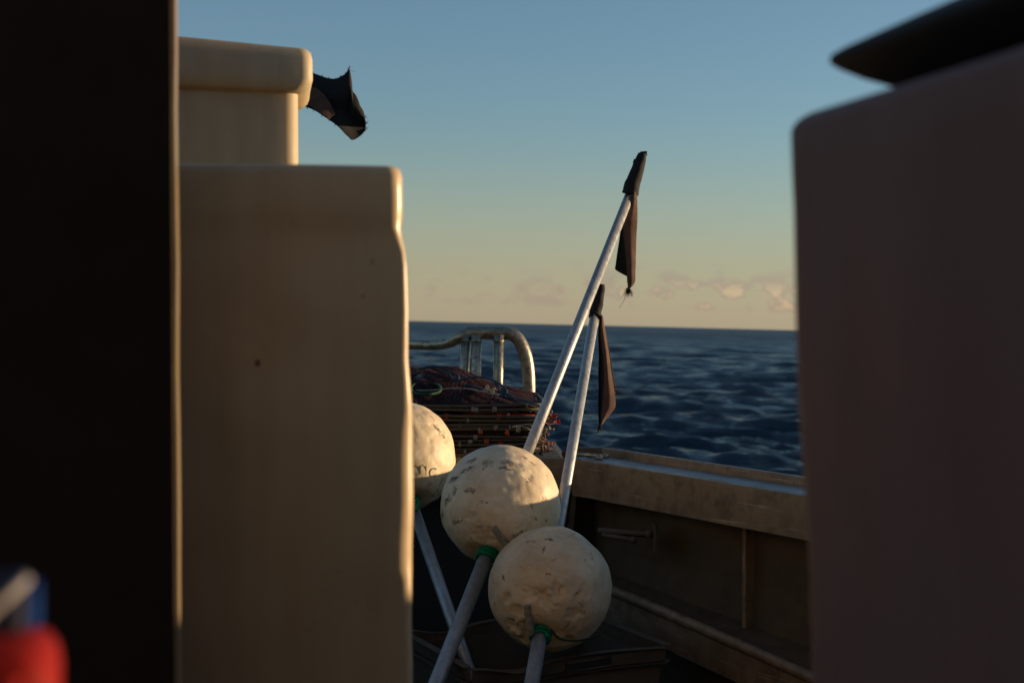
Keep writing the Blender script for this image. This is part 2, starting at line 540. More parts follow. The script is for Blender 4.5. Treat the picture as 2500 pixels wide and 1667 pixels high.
# ------------------------------------------------------------------ sea
def make_sea():
    rs = np.random.RandomState(12)
    ang = np.concatenate([np.linspace(-180, -28, 60, endpoint=False), np.linspace(-28, 28, 940, endpoint=False), np.linspace(28, 180, 61)])
    rad = [1.5]
    while rad[-1] < 26000:
        r = rad[-1]; rad.append(r + max(.035, r * (.0045 if r < 400 else .03 if r < 3000 else .12)))
    rad = np.array(rad)
    A, Rr = np.meshgrid(np.radians(ang), rad)
    X = Rr * np.sin(A); Y = Rr * np.cos(A)
    Z = np.zeros_like(X); DX = np.zeros_like(X); DY = np.zeros_like(X)
    cell = Rr * .0045 + .03
    wind = R(188)     # travel direction
    for i in range(190):
        lam = 0.26 * (20 / 0.26) ** (rs.rand() ** 1.45)
        k = 2 * np.pi / lam
        th = wind + rs.normal() * (.30 if lam > 3 else .36)
        amp = .0098 * lam ** .80 * (1.45 if lam < 1.5 else .75 if lam < 4 else .42 if lam < 9 else .20) * rs.uniform(.5, 1.3)
        ph = rs.rand() * 6.283
        f = np.clip((lam / cell - 2.0) / 2, 0, 1)
        a = k * (X * np.sin(th) + Y * np.cos(th)) + ph
        Z += amp * f * np.sin(a)
        q = .4
        DX += q * amp * f * np.cos(a) * np.sin(th); DY += q * amp * f * np.cos(a) * np.cos(th)
    X = X + DX; Y = Y + DY
    curv = Rr ** 2 / (2 * 6.371e6)
    Z = Z - curv
    nr, na = X.shape
    co = np.stack([X, Y, Z], -1).reshape(-1, 3)
    me = bpy.data.meshes.new('sea')
    ii, jj = np.meshgrid(np.arange(nr - 1), np.arange(na - 1), indexing='ij')
    a = (ii * na + jj).ravel()
    quads = np.stack([a, a + 1, a + na + 1, a + na], -1)[:, ::-1]
    me.vertices.add(len(co)); me.vertices.foreach_set('co', co.ravel())
    me.loops.add(quads.size); me.loops.foreach_set('vertex_index', quads.ravel().astype(np.int32))
    me.polygons.add(len(quads)); me.polygons.foreach_set('loop_start', np.arange(0, quads.size, 4, dtype=np.int32))
    me.polygons.foreach_set('use_smooth', np.ones(len(quads), bool))
    me.update(); me.validate()
    o = bpy.data.objects.new('sea', me); COL.objects.link(o); o.location = (0, 0, SEA_Z)
    m, nt, b = nmat('sea_water', (.015, .035, .053), .06)
    b.inputs['IOR'].default_value = 1.33
    v = mapping(nt, scale=(.45, 1.9, 1))
    h = math_(nt, 'ADD', nz(nt, 4.5, 5, .62, v), math_(nt, 'MULTIPLY', nz(nt, .7, 4, .5, v), 4.0))
    bump(nt, b, h, 1.0, .18)
    gp = node(nt, 'ShaderNodeTexCoord'); ln_ = node(nt, 'ShaderNodeVectorMath', operation='LENGTH'); nt.links.new(gp.outputs['Object'], ln_.inputs[0])
    mr = node(nt, 'ShaderNodeMapRange'); nt.links.new(ln_.outputs['Value'], mr.inputs['Value'])
    for kk, vv in (('From Min', 25), ('From Max', 300), ('To Min', .14), ('To Max', .42)): mr.inputs[kk].default_value = vv
    nt.links.new(mr.outputs[0], b.inputs['Roughness'])
    me.materials.append(m)
    tag(o, kind='structure')
make_sea()

# ------------------------------------------------------------------ deck and bulwark (boat frame)
# plan stations of the bulwark's inner top edge, from beside the wheelhouse forward to the foredeck corner
ST = [(3.05, -.60, .97), (2.25, .95, .96), (1.93, 1.44, .945), (1.72, 1.76, .925), (1.50, 2.08, .74), (.95, 2.86, .703), (.68, 3.20, .710), (.42, 3.545, .721), (.262, 3.755, .7275), (.205, 3.84, .7295), (.168, 3.885, .7295)]  # unseen aft stations raised to throw shade on the tubs' lower sides
NRM = Vector((.797, .604, 0))


def st_path(off, dz):
    return [Vector((x, y, z)) + NRM * off + Vector((0, 0, dz)) for x, y, z in ST]


def strip(mb, a, b, c, d):
    """closed 4-line ribbon solid from four parallel polylines"""
    n = len(a)
    vs = []
    for i in range(n): vs += [a[i], b[i], c[i], d[i]]
    fs = []
    for i in range(n - 1):
        for k in range(4):
            fs.append((i * 4 + k, i * 4 + (k + 1) % 4, (i + 1) * 4 + (k + 1) % 4, (i + 1) * 4 + k))
    fs += [(3, 2, 1, 0), ((n - 1) * 4, (n - 1) * 4 + 1, (n - 1) * 4 + 2, (n - 1) * 4 + 3)]
    mb.add(vs, fs); return mb


deckpoly = [(-1.9, -.9), (3.2, -.9)] + [(x + .12, y + .08) for x, y, z in ST] + [(.17, 5.2), (-.2, 6.2), (-1.9, 6.4)]
mb = MB(); mb.prism([Vector((x, y, -.05)) for x, y in deckpoly], [Vector((x, y, 0)) for x, y in deckpoly])
deck = mb.build('deck', M['deck'], smooth=False); tag(deck, kind='structure'); BOAT.append(deck)

bw = thing('side_bulwark', (.68, 3.2, 0), 'aluminium side bulwark with a flat cap rail and dark ribbed plate below', 'bulwark'); BOAT.append(bw)
o = strip(MB(), st_path(0, 0), st_path(.100, -.001), st_path(.100, -.012), st_path(0, -.012)).build('cap_plate', M['alu_top'], bw, False); bevel(o, .003)
o = strip(MB(), st_path(.1005, .021), st_path(.119, .021), st_path(.119, -.05), st_path(.1005, -.05)).build('outer_lip', M['alu'], bw, False); bevel(o, .004, 3)
o = strip(MB(), st_path(-.006, -.003), st_path(-.0005, -.003), st_path(-.0005, -.104), st_path(-.006, -.104)).build('fascia', M['alu'], bw, False); bevel(o, .002)
o = strip(MB(), st_path(-.0004, -.100), st_path(.03, -.100), st_path(.03, -.104), st_path(-.0004, -.104)).build('fascia_return', M['alu'], bw, False)
hp = [Vector((x, y, 0)) + NRM * .085 for x, y, z in ST]
zt = [z for x, y, z in ST]
o = strip(MB(), [p + Vector((0, 0, z - .0125)) for p, z in zip(hp, zt)], [p + NRM * .008 + Vector((0, 0, z - .0125)) for p, z in zip(hp, zt)],
          [p + NRM * .008 + Vector((0, 0, -.05)) for p in hp], [p + Vector((0, 0, -.05)) for p in hp]).build('inner_plate', M['hull'], bw, False)
op = [Vector((x, y, 0)) + NRM * .10 for x, y, z in ST]
o = strip(MB(), [p + Vector((0, 0, z - .051)) for p, z in zip(op, zt)], [p + NRM * .015 + Vector((0, 0, z - .051)) for p, z in zip(op, zt)],
          [p + NRM * -.15 + Vector((0, 0, -1.6)) for p in op], [p - NRM * .17 + Vector((0, 0, -1.6)) for p in op]).build('hull_side', M['hull'], bw, False)
# lower stringer: pipe + web plate
pa, pb = P(1440, 1418, 3.80), P(2080, 1698, 3.02)
mb = MB(); pth = [pa.lerp(pb, t) + Vector((0, 0, .004 * math.sin(t * 3.1))) for t in [i / 12 for i in range(13)]]
ext = pb + (pb - pa).normalized() * 1.0
mb.tube(pth + [ext], .014, 12); mb.build('stringer_pipe', M['alu'], bw)
n2 = Vector((-(pb - pa).normalized().y, (pb - pa).normalized().x, 0)).normalized() * 1
if n2.dot(NRM) < 0: n2 = -n2
dn = Vector((0, 0, -.006)); d2 = Vector((0, 0, -.085))
mb = MB(); q = [pa, ext]
strip(mb, [p - n2 * .004 + dn for p in q], [p + n2 * .004 + dn for p in q], [p + n2 * .004 + d2 for p in q], [p - n2 * .004 + d2 for p in q]); mb.build('stringer_web', M['alu'], bw, False)
mb = MB(); strip(mb, [p + n2 * .0045 + Vector((0, 0, -.006)) for p in q], [p + n2 * .30 + Vector((0, 0, .03)) for p in q], [p + n2 * .30 + Vector((0, 0, .024)) for p in q], [p + n2 * .0045 + Vector((0, 0, -.012)) for p in q])
mb.build('stringer_shelf', M['hull'], bw, False)
# ribs
tdir = Vector((.604, -.797, 0))
for (x, y, wdt, dep) in ((.550, 3.443, .012, .074), (.627, 3.341, .16, .035), (1.10, 2.72, .10, .06), (.20, 3.93, .03, .05)):
    c = Vector((x, y, 0))
    mb = MB()
    a = c + NRM * (.085 - dep) ; 
    vs = [a, a + tdir * wdt, a + tdir * wdt + NRM * (dep - .002), a + NRM * (dep - .002)]
    mb.prism([p + Vector((0, 0, .28)) for p in vs], [p + Vector((0, 0, .607)) for p in vs])
    o = mb.build('rib', M['alu'] if wdt < .02 else M['hull'], bw, False); bevel(o, .002)
# bracket with rod under the cap, behind the buoys
mb = MB(); k0 = P(1596, 1272, 3.66)
vs = box_pts(-.004, .004, -.04, .03, -.075, -.005)
mb.add([k0 + p for p in vs], BOXF); o = mb.build('bracket', M['hull'], bw, False); bevel(o, .002)
mb = MB(); mb.tube([P(1460, 1296, 3.72), P(1540, 1300, 3.70), P(1590, 1304, 3.66)], .009, 10); mb.build('rod', M['hull'], bw)
mb = MB(); mb.tube([P(1470, 1306, 3.70), P(1520, 1313, 3.68), P(1545, 1318, 3.66)], .006, 10).ball(P(1546, 1318, 3.66), .010).ball(P(1583, 1303, 3.64), .011); mb.build('latch', M['hull'], bw)
# cap fitting (bolt and hasp)
for (px, py, d, r) in ((1462, 1112, 3.84, .012), (1440, 1114, 3.90, .010), (1478, 1110, 3.88, .009)):
    c = P(px, py, d); c.z = .731
    mb = MB(); mb.tube([c, c + Vector((0, 0, .007))], r, 14).ball(c + Vector((0, 0, .007)), r * .75, (1, 1, .45)); mb.build('bolt', M['steel'], bw)
mb = MB(); cc = [P(px, py, d) for px, py, d in ((1392, 1119, 3.87), (1420, 1116, 3.88), (1446, 1116, 3.86), (1466, 1114, 3.84))]
for c in cc: c.z = .739
mb.tube(smooth_path(cc, 5), .006, 8); mb.build('hasp_bar', M['steel'], bw)

# foredeck: transverse beam, plate and dark bulkhead under it
fd = thing('foredeck', (-.4, 4.4, 0), 'raised foredeck with an aluminium front beam and dark bulkhead carrying the stacked pots', 'foredeck'); BOAT.append(fd)
FX1 = .166
mb = MB(); mb.add(box_pts(-1.75, FX1, 3.889, 3.899, .632, .7285), BOXF); o = mb.build('front_beam', M['alu'], fd, False); bevel(o, .003)
fpoly = [(-1.75, 3.90), (.150, 3.90), (.135, 4.3), (.115, 4.8), (.02, 5.2), (-.30, 5.9), (-1.0, 6.4), (-1.75, 6.5)]
mb = MB(); mb.prism([Vector((x, y, .695)) for x, y in fpoly], [Vector((x, y, .7105)) for x, y in fpoly]); mb.build('top_plate', M['hull'], fd, False)
mb = MB(); mb.prism([Vector((x + (0 if x < -1.7 else .03), y + .004, .66)) for x, y in fpoly[1:]] + [], [Vector((x + (0 if x < -1.7 else .03), y + .004, .694)) for x, y in fpoly[1:]]); o = mb.build('rim', M['alu'], fd, False)
mb = MB(); mb.add(box_pts(-1.75, .32, 3.962, 3.972, 0.0, .694), BOXF); mb.build('bulkhead', M['dark'], fd, False)
bowl = [(x + .03, y) for x, y in fpoly[1:]]
mb = MB()
n = len(bowl)
vs = [Vector((x, y, .6595)) for x, y in bowl] + [Vector((x * .8 - .15, y - .15, -1.6)) for x, y in bowl]
mb.add(vs, [(i, i + 1, n + i + 1, n + i) for i in range(n - 1)])
o = mb.build('bow_side', M['hull'], fd, False); sol = o.modifiers.new('s', 'SOLIDIFY'); sol.thickness = .012
# outer horizontal lip right of the stack
mb = MB(); mb.tube(smooth_path([(.146, 4.05, .722), (.172, 4.035, .732), (.215, 4.00, .7385), (.262, 3.955, .7395)], 4), .0095, 10); mb.build('corner_lip', M['hull'], fd)
mb = MB(); mb.add([Vector(p) for p in ((.146, 3.905, .716), (.172, 3.90, .722), (.262, 3.86, .728), (.255, 3.95, .728), (.165, 4.02, .718), (.146, 4.02, .716))] +
                  [Vector(p) for p in ((.146, 3.905, .70), (.172, 3.90, .70), (.262, 3.86, .70), (.255, 3.95, .70), (.165, 4.02, .70), (.146, 4.02, .70))],
                  [(0, 1, 2, 3, 4, 5), (11, 10, 9, 8, 7, 6)] + [(k, (k + 1) % 6, 6 + (k + 1) % 6, 6 + k) for k in range(6)]); mb.build('corner_plate', M['alu'], fd, False)

# port bulwark (behind the tubs)
pw = thing('port_bulwark', (-1.85, 2.5, 0), 'low bulwark on the far left side of the deck behind the cream tubs', 'bulwark'); BOAT.append(pw)
mb = MB(); mb.add(box_pts(-1.90, -1.86, -.9, 6.4, -1.5, .70), BOXF); mb.build('hull_side', M['hull'], pw, False)
mb = MB(); mb.add(box_pts(-1.93, -1.80, -.9, 6.4, .7005, .72), BOXF); o = mb.build('cap_plate', M['alu_top'], pw, False); bevel(o, .004)

# bow rail
rl = thing('bow_rail', (-.05, 5.0, .70), 'bent aluminium tube guard rail with upright posts at the bow behind the stacked pots', 'rail'); BOAT.append(rl)
Z1 = lambda x, y, d=5.0: P(980 + x / 3.92, 760 + y / 3.92, d)
pts = [Z1(-500, 300, 5.35), Z1(-150, 296, 5.25), Z1(80, 312, 5.15), Z1(300, 322, 5.08), Z1(450, 302, 5.03), Z1(545, 256), Z1(630, 214), Z1(720, 204), Z1(860, 206), Z1(990, 208), Z1(1060, 222), Z1(1118, 268), Z1(1162, 350), Z1(1196, 460), Z1(1216, 620), Z1(1223, 900), Z1(1226, 1050), Z1(1228, 1300)]
path = smooth_path(pts, 7)
rr_ = [.0185 + .0045 * max(0, min(1, (i - 28) / 12)) for i in range(len(path))]
mb = MB(); mb.tube(path, rr_, 24); mb.build('top_tube', M['steel'], rl)
for (xa, xb, d, r) in ((622, 596, 4.99, .0165), (718, 713, 4.97, .0175), (930, 928, 4.97, .0180)):
    mb = MB(); a = Z1(xa, 225, d); b = Z1(xb, 700, d); c = a + (b - a) * ((a.z - .708) / (a.z - b.z))
    mb.tube([a, b, c], r, 18)
    mb2 = MB(); w = a.lerp(b, .10); mb2.tube([w, w + (b - a).normalized() * .006], r * 1.13, 14)
    post = mb.build('post', M['steel'], rl); mb2.build('weld', M['steel'], rl)

# ------------------------------------------------------------------ stacked pots
ZZ = lambda y: EYE - ((760 + y / 3.92) - 786 - 2) * 4.0 / F         # height at d = 4.0 for a zoomed row
XL, XR, YF, YB = -.62, .088, 4.0, 4.62
bar_rows = [(905, 942), (1008, 1046), (1098, 1118), (1140, 1210), (1243, 1280), (1322, 1352)]
N_POT = 6
label_pos = ['topmost folded pot with draped red netting and ropes on its stack', 'second folded pot from the top of the stack, with two bright red ties',
             'third folded pot from the top of the stack', 'fourth folded pot from the top, with orange ties along its rods',
             'second folded pot from the bottom of the stack', 'lowest folded pot of the stack, resting on the foredeck']
rk = random.Random(11)
knot_meshes = {}


def lumpy(seed, r, col):
    key = (seed, col)
    if key in knot_meshes: return knot_meshes[key]
    mb = MB(); rr = random.Random(seed)
    for k in range(3):
        c = Vector((rr.uniform(-1, 1), rr.uniform(-1, 1), rr.uniform(-1, 1))) * r * .55
        mb.ball(c, r * rr.uniform(.55, .8), nu=8, nv=6)
    q = [Vector((math.cos(a) * r * 1.1, rr.uniform(-.3, .3) * r, math.sin(a) * r * 1.0)) for a in [i * math.pi * 2 / 7 for i in range(7)]]
    mb.tube(smooth_path(q, 3, True), r * .33, 6, closed=True)
    me = bpy.data.meshes.new('knot'); me.from_pydata(mb.v, [], mb.f); me.polygons.foreach_set('use_smooth', [True] * len(me.polygons)); me.materials.append(M[col])
    knot_meshes[key] = me; return me


def topsurf(x, y):
    u = (x - XL) / (XR - XL); v = (y - YF) / (YB - YF)
    zf = ZZ(890)
    back = .960 - .02 * max(0, u - .3) - .085 * max(0, u - .62) / .38
    h = zf + (back - zf) * (1 - (1 - v) ** 1.5)
    h += .010 * noise.noise(Vector((x * 7, y * 6, 1))) * min(1, v * 3)
    return h


pots = []
for i, (ra, rb) in enumerate(bar_rows):
    base = Vector(((XL + XR) / 2, (YF + YB) / 2, ZZ(rb) - .008))
    pot = thing('folded_pot', base, label_pos[i], 'fishing pot', 'folded fishing pots stacked on the foredeck'); BOAT.append(pot); pots.append(pot)
    sh = rk.uniform(-.006, .006)
    for r_ in (ra, rb):
        z = ZZ(r_); xr = XR - .004 + rk.uniform(-.012, .006); yf = YF + rk.uniform(-.004, .006)
        if i == 5 and r_ == rb: z = max(z, .7195)
        br = rk.uniform(.0046, .0056)
        ln = [Vector((XL + (xr - XL) * t, yf + .003 * math.sin(t * 5 + i), z + .0022 * math.sin(t * 7 + i * 2 + r_))) for t in [k / 10 for k in range(11)]]
        mb = MB(); mb.tube(ln, br, 8); mb.build('front_rod', M['bar'], pot)
        mb = MB(); mb.tube([Vector((xr, yf + .006, z)), Vector((xr + .008, (yf + YB) / 2, z + .001)), Vector((xr - .004, YB, z))], br, 8); mb.build('side_rod', M['bar'], pot)
        mb = MB(); mb.tube([Vector((XL, YB, z)), Vector((xr, YB, z))], br, 6); mb.build('back_rod', M['bar'], pot)
    # net mass between the rods
    zt_, zb_ = ZZ(ra) - .004, ZZ(rb) + .001
    if zt_ - zb_ < .006: zt_ += .003; zb_ -= .003
    mb = MB()
    nx, ny = 60, 5; vs = []; fs = []
    for (zz, sg) in ((zt_ + .004, 1), (zb_ - .004, -1)):
        for a in range(nx + 1):
            for b in range(ny + 1):
                x = XL + (XR - .012 - XL) * a / nx; y = YF + .010 + (YB - YF - .02) * b / ny
                edge = 1 if b > 0 else 0
                vs.append(Vector((x, y + (.006 * noise.noise(Vector((x * 60, i, zz * 9))) if b == 0 else 0), zz + .002 * noise.noise(Vector((x * 40, y * 40, i))))))
    W = (nx + 1) * (ny + 1); id_ = lambda s, a, b: s * W + a * (ny + 1) + b
    for a in range(nx):
        for b in range(ny):
            fs.append((id_(0, a, b), id_(0, a + 1, b), id_(0, a + 1, b + 1), id_(0, a, b + 1))); fs.append((id_(1, a, b + 1), id_(1, a + 1, b + 1), id_(1, a + 1, b), id_(1, a, b)))
        fs.append((id_(1, a, 0), id_(1, a + 1, 0), id_(0, a + 1, 0), id_(0, a, 0))); fs.append((id_(0, a, ny), id_(0, a + 1, ny), id_(1, a + 1, ny), id_(1, a, ny)))
    fs.append(tuple(id_(0, 0, b) for b in range(ny + 1)) + tuple(id_(1, 0, b) for b in reversed(range(ny + 1))))
    fs.append(tuple(id_(0, nx, b) for b in reversed(range(ny + 1))) + tuple(id_(1, nx, b) for b in range(ny + 1)))
    mb.add(vs, fs); mb.build('net_bundle', M['netdark'], pot, fix=False)
    # hanging mesh strands on the front, between the two rods
    mb = MB(); x = XL
    za, zb2 = ZZ(ra), ZZ(rb)
    while x < XR - .03:
        x += .0085
        mb.tube([Vector((x, YF + .005, za)), Vector((x + .004, YF + .001, (za + zb2) / 2)), Vector((x - .002, YF + .005, zb2))], .0009, 3, cap=False)
    o = mb.build('front_mesh', M['net'], pot, fix=False); o['kind'] = 'stuff'
    # ties along the rods
    for k in range(5):
        tx = XL + .1 + (XR - XL - .12) * (k + rk.random() * .8) / 5
        mb = MB(); rz = ZZ(rk.choice((ra, rb)))
        for w in range(3):
            ring = [Vector((tx + w * .0022 - .002, YF + math.cos(a) * .0072, rz + math.sin(a) * .0072)) for a in [j * math.pi / 4 for j in range(8)]]
            mb.tube(ring, .0012, 5, closed=True)
        mb.build('tie', M['knot'], pot)
def tie_at(pot, zx, zy, r, mkey):
    mb = MB(); c = P(980 + zx / 3.92, 760 + zy / 3.92, YF - .004)
    for w in range(5):
        ring = [Vector((c.x + (w - 2) * .0022, c.y + .004 + math.cos(a) * r, c.z + math.sin(a) * r)) for a in [j * math.pi / 4 for j in range(8)]]
        mb.tube(ring, .0017, 5, closed=True)
    for w in range(4):
        e_ = c + Vector((rk.uniform(-.008, .008), -.006, rk.uniform(-.008, .004))); mb.tube([c + Vector((0, -.004, 0)), e_], .0009, 4)
    mb.build('tie', M[mkey], pot)
for (pi_, zx, zy, r, mk) in ((1, 430, 1004, .0078, 'red_twine'), (1, 935, 1006, .0080, 'red_twine'), (3, 758, 1152, .0070, 'orange'), (3, 1012, 1158, .0085, 'orange'),
                             (4, 815, 1242, .0062, 'orange'), (4, 948, 1275, .005, 'red_twine'), (0, 714, 942, .0062, 'knot'), (0, 893, 936, .0065, 'knot'),
                             (2, 903, 1110, .0066, 'knot'), (3, 710, 1205, .006, 'knot'), (4, 660, 1248, .005, 'knot'), (5, 860, 1325, .005, 'knot')):
    tie_at(pots[pi_], zx, zy, r, mk)
mb = MB(); mb.tube([P(980 + x / 3.92, 760 + y / 3.92, YF - .006) for x, y in ((100, 986), (430, 996), (640, 990), (935, 996), (1130, 988), (1280, 992))], .0014, 5); mb.build('red_line', M['red_twine'], pots[1])
# cord wraps near the right end of the third and fourth pots
mb = MB(); mb.tube(smooth_path([P(980 + x / 3.92, 760 + y / 3.92, YF - .010) for x, y in ((1250, 1076), (1180, 1082), (1110, 1092), (1060, 1105), (1150, 1100), (1210, 1120), (1260, 1165))], 6), .0013, 5); mb.build('loose_cord', M['rope_white'], pots[2])
mb = MB()
for w in range(3):
    c = P(980 + (1105 + w * 14) / 3.92, 760 + 1118 / 3.92, YF)
    mb.tube([Vector((c.x, YF - .001 + math.cos(a) * .009, c.z + math.sin(a) * .011)) for a in [j * math.pi / 4 for j in range(8)]], .0014, 5, closed=True)
mb.build('cord_wrap', M['rope_white'], pots[2])

# knotted corner ends at the right
kn = [  # zoomed pixel in region 2 (scale 7.842, offset 1280,960), radius px, colour
    (520, 350, 34, 'knot'), (490, 400, 26, 'knotb'), (500, 440, 40, 'red_twine'), (560, 440, 38, 'red_twine'), (612, 442, 20, 'knot'),
    (470, 530, 40, 'knotb'), (540, 560, 42, 'knotb'), (600, 545, 36, 'red_twine'), (640, 545, 26, 'red_twine'), (430, 590, 36, 'knotb'),
    (470, 660, 44, 'knot'), (540, 680, 36, 'knot'), (410, 690, 40, 'knot'), (440, 780, 36, 'knotb'), (400, 730, 30, 'knot'), (380, 810, 40, 'knot'),
    (370, 900, 46, 'knotb'), (440, 960, 46, 'orange'), (510, 955, 40, 'orange'), (575, 950, 32, 'knotb'), (330, 960, 36, 'knotb'),
    (390, 1020, 40, 'knot'), (330, 1050, 44, 'knotb'), (460, 1090, 46, 'knotb'), (530, 1080, 38, 'knot'), (400, 1100, 40, 'knot'), (270, 1080, 40, 'knotb'),
    (340, 1180, 28, 'knot'), (300, 1150, 34, 'knotb'), (310, 1225, 20, 'knot'), (250, 1130, 36, 'knot'),
    (180, 300, 34, 'knot'), (120, 330, 30, 'knotb'), (60, 300, 28, 'knot'), (215, 345, 26, 'orange'), (30, 850, 36, 'knot'), (20, 900, 30, 'knotb')]
for j, (zx, zy, zr, mk) in enumerate(kn):
    px, py = 1280 + zx / 7.842, 960 + zy / 7.842
    yy = (py - 760) * 3.92
    pi_ = min(range(6), key=lambda q_: abs((bar_rows[q_][0] + bar_rows[q_][1]) / 2 - yy))
    d = 3.99 + rk.uniform(-.01, .06)
    r = zr / 7.842 * d / F
    ko = bpy.data.objects.new('knot', lumpy(j % 9, .006, mk)); COL.objects.link(ko); ko.parent = pots[pi_]
    ko.location = P(px, py, d) - ORG[pots[pi_].name]; s_ = r / .0078; ko.scale = (s_, s_, s_)
    ko.rotation_euler = (rk.uniform(0, 6), rk.uniform(0, 6), rk.uniform(0, 6))
    # the tail that ties the knot back to the rods
    if zx > 300 and j % 2 == 0:
        mb = MB(); a = P(px, py, d); b = Vector((XR - .005, YF + rk.uniform(.0, .05), a.z + rk.uniform(-.006, .01)))
        mb.tube(smooth_path([a, a.lerp(b, .5) + Vector((0, 0, -.008)), b], 4), .0022, 6); mb.build('cord', M['knotb'], pots[pi_])
# frayed red tassels
for (zx, zy) in ((560, 430), (620, 545)):
    mb = MB(); c = P(1280 + zx / 7.842, 960 + zy / 7.842, 3.985)
    for k in range(60):
        a = rk.uniform(-.9, .9); l = rk.uniform(.006, .0125); mb.tube([c, c + Vector((math.cos(a) * l, rk.uniform(-.005, .005), math.sin(a) * l))], [.0008, .0003], 3, cap=False)
    mb.build('frayed_end', M['red_twine'], pots[1], fix=False)

# draped net on top
mb = MB(); nU, nV = 40, 26
vs = [Vector((XL + (XR - .01 - XL) * a / nU, YF + .004 + (YB - YF) * b / nV, topsurf(XL + (XR - .01 - XL) * a / nU, YF + (YB - YF) * b / nV) - .006)) for a in range(nU + 1) for b in range(nV + 1)]
mb.add(vs, [(a * (nV + 1) + b, (a + 1) * (nV + 1) + b, (a + 1) * (nV + 1) + b + 1, a * (nV + 1) + b + 1) for a in range(nU) for b in range(nV)])
mb.build('net_heap', M['netdark'], pots[0], fix=False)
mb = MB()
for fam in (1, -1):
    s = -.9
    while s < 1.6:
        s += .013
        pl = []
        for k in range(0, 41):
            x = XL + (XR - .008 - XL) * k / 40
            y = YF + s + fam * (x - XL) * .55 - (.0 if fam > 0 else 0)
            if YF <= y <= YB: pl.append(Vector((x, y, topsurf(x, y) + .0015 * math.sin(k * 2.1 + s * 50))))
            else:
                if len(pl) > 1: mb.tube(pl, .00125, 3, cap=False)
                pl = []
        if len(pl) > 1: mb.tube(pl, .00125, 3, cap=False)
o = mb.build('draped_net', M['net'], pots[0], fix=False); o['kind'] = 'stuff'
# edge line of the draped net, falling to the right
mb = MB(); rope(mb, [Z1(x, y, d) for x, y, d in ((380, 596, 4.5), (450, 640, 4.4), (560, 684, 4.34), (700, 722, 4.25), (860, 776, 4.14), (1000, 816, 4.06), (1120, 846, 4.01), (1240, 878, 3.985), (1330, 905, 3.99))], .0032, n=6); mb.build('edge_line', M['rope_blue'], pots[0], fix=False)
# coarse net fringe over the crest at upper left
mb = MB()
for k in range(26):
    x0 = 120 + k * 11; mb.tube(smooth_path([Z1(x0, 640 + k * 2, 4.3), Z1(x0 + 60, 600 + k, 4.42), Z1(x0 + 110, 600 + k * 3, 4.5)], 3), .0011, 3, cap=False)
mb.build('net_fringe', M['rope_blue'], pots[0], fix=False)

# ropes on top, each a thing
def rope_thing(name, pts, r, mk, label, closed=False, extra=None):
    pts = [Vector(p) for p in pts]
    t = thing(name, min(pts, key=lambda p: p.z), label, 'rope'); BOAT.append(t)
    mb = MB(); rope(mb, pts, r, closed=closed, n=8)
    mb.build('cord', M[mk], t, fix=False)
    if extra: extra(t)
    return t
def blue_knot(t):
    mb = MB(); c = Z1(985, 775, 4.02)
    for k in range(5):
        ax = Vector((rk.uniform(-1, 1), rk.uniform(-1, 1), rk.uniform(-1, 1))).normalized(); b1 = ax.orthogonal().normalized(); b2 = ax.cross(b1)
        rr = rk.uniform(.006, .010); rope(mb, [c + (b1 * math.cos(a) + b2 * math.sin(a)) * rr for a in [j * math.pi / 3 for j in range(6)]], .0026, closed=True, n=3)
    mb.build('knot', M['rope_blue'], t, fix=False)
    mb = MB(); rope(mb, [Z1(1000, 780, 4.01), Z1(1040, 800, 4.0), Z1(1090, 838, 3.99)], .0022, n=4); mb.build('tail', M['rope_blue'], t, fix=False)
rope_thing('blue_rope', [Z1(60, 620, 4.42), Z1(120, 578, 4.40), Z1(200, 545, 4.40), Z1(300, 528, 4.38), Z1(400, 545, 4.36), Z1(480, 580, 4.35), Z1(540, 612, 4.33), Z1(545, 645, 4.31), Z1(500, 655, 4.32), Z1(470, 620, 4.34), Z1(440, 580, 4.36)], .0036, 'rope_blue',
           'blue twisted rope looped over the crest of the netting at the left of the stack')
rope_thing('blue_rope', [Z1(480, 668, 4.3), Z1(560, 655, 4.28), Z1(640, 634, 4.22), Z1(740, 627, 4.17), Z1(830, 640, 4.13), Z1(905, 672, 4.08), Z1(960, 705, 4.04), Z1(1000, 750, 4.02), Z1(975, 780, 4.02), Z1(945, 760, 4.03), Z1(930, 715, 4.05), Z1(890, 690, 4.07)], .0034, 'rope_blue',
           'blue twisted rope arching up in front of the rail posts and ending in a knot', extra=blue_knot)
el_pts = [Z1(235 + 140 * math.cos(a), 742 + 55 * math.sin(a) + (6 * math.sin(3 * a)), 4.16 - .10 * math.sin(a)) for a in [k * 2 * math.pi / 14 for k in range(14)]]
rope_thing('green_rope', el_pts, .0050, 'rope_olive', 'dark green rope coil lying on the netting beside the big tub', closed=True)
rope_thing('pale_cord', [Z1(90, 740, 4.2), Z1(200, 757, 4.13), Z1(330, 750, 4.13), Z1(480, 735, 4.13), Z1(620, 738, 4.12), Z1(740, 760, 4.11), Z1(840, 780, 4.08), Z1(930, 800, 4.05)], .0015, 'rope_white', 'thin pale cord lying across the red netting from the green coil to the frayed bow')
def bow(t):
    mb = MB(); c = Z1(840, 755, 4.09)
    for k in range(8):
        a = rk.uniform(-.6, 3.4); l = rk.uniform(.010, .020)
        p = c + Vector((math.cos(a) * l, 0, math.sin(a) * l)); q = c + Vector((math.cos(a + .5) * l * .8, -.003, math.sin(a + .5) * l * .8))
        mb.tube(smooth_path([c, p, q, c], 4), .0009, 4)
    mb.build('loop', M['rope_white'], t)
t = thing('frayed_cord', Z1(840, 780, 4.09), 'small frayed bow of pale twine on the netting under the blue rope arch', 'twine'); BOAT.append(t); bow(t)

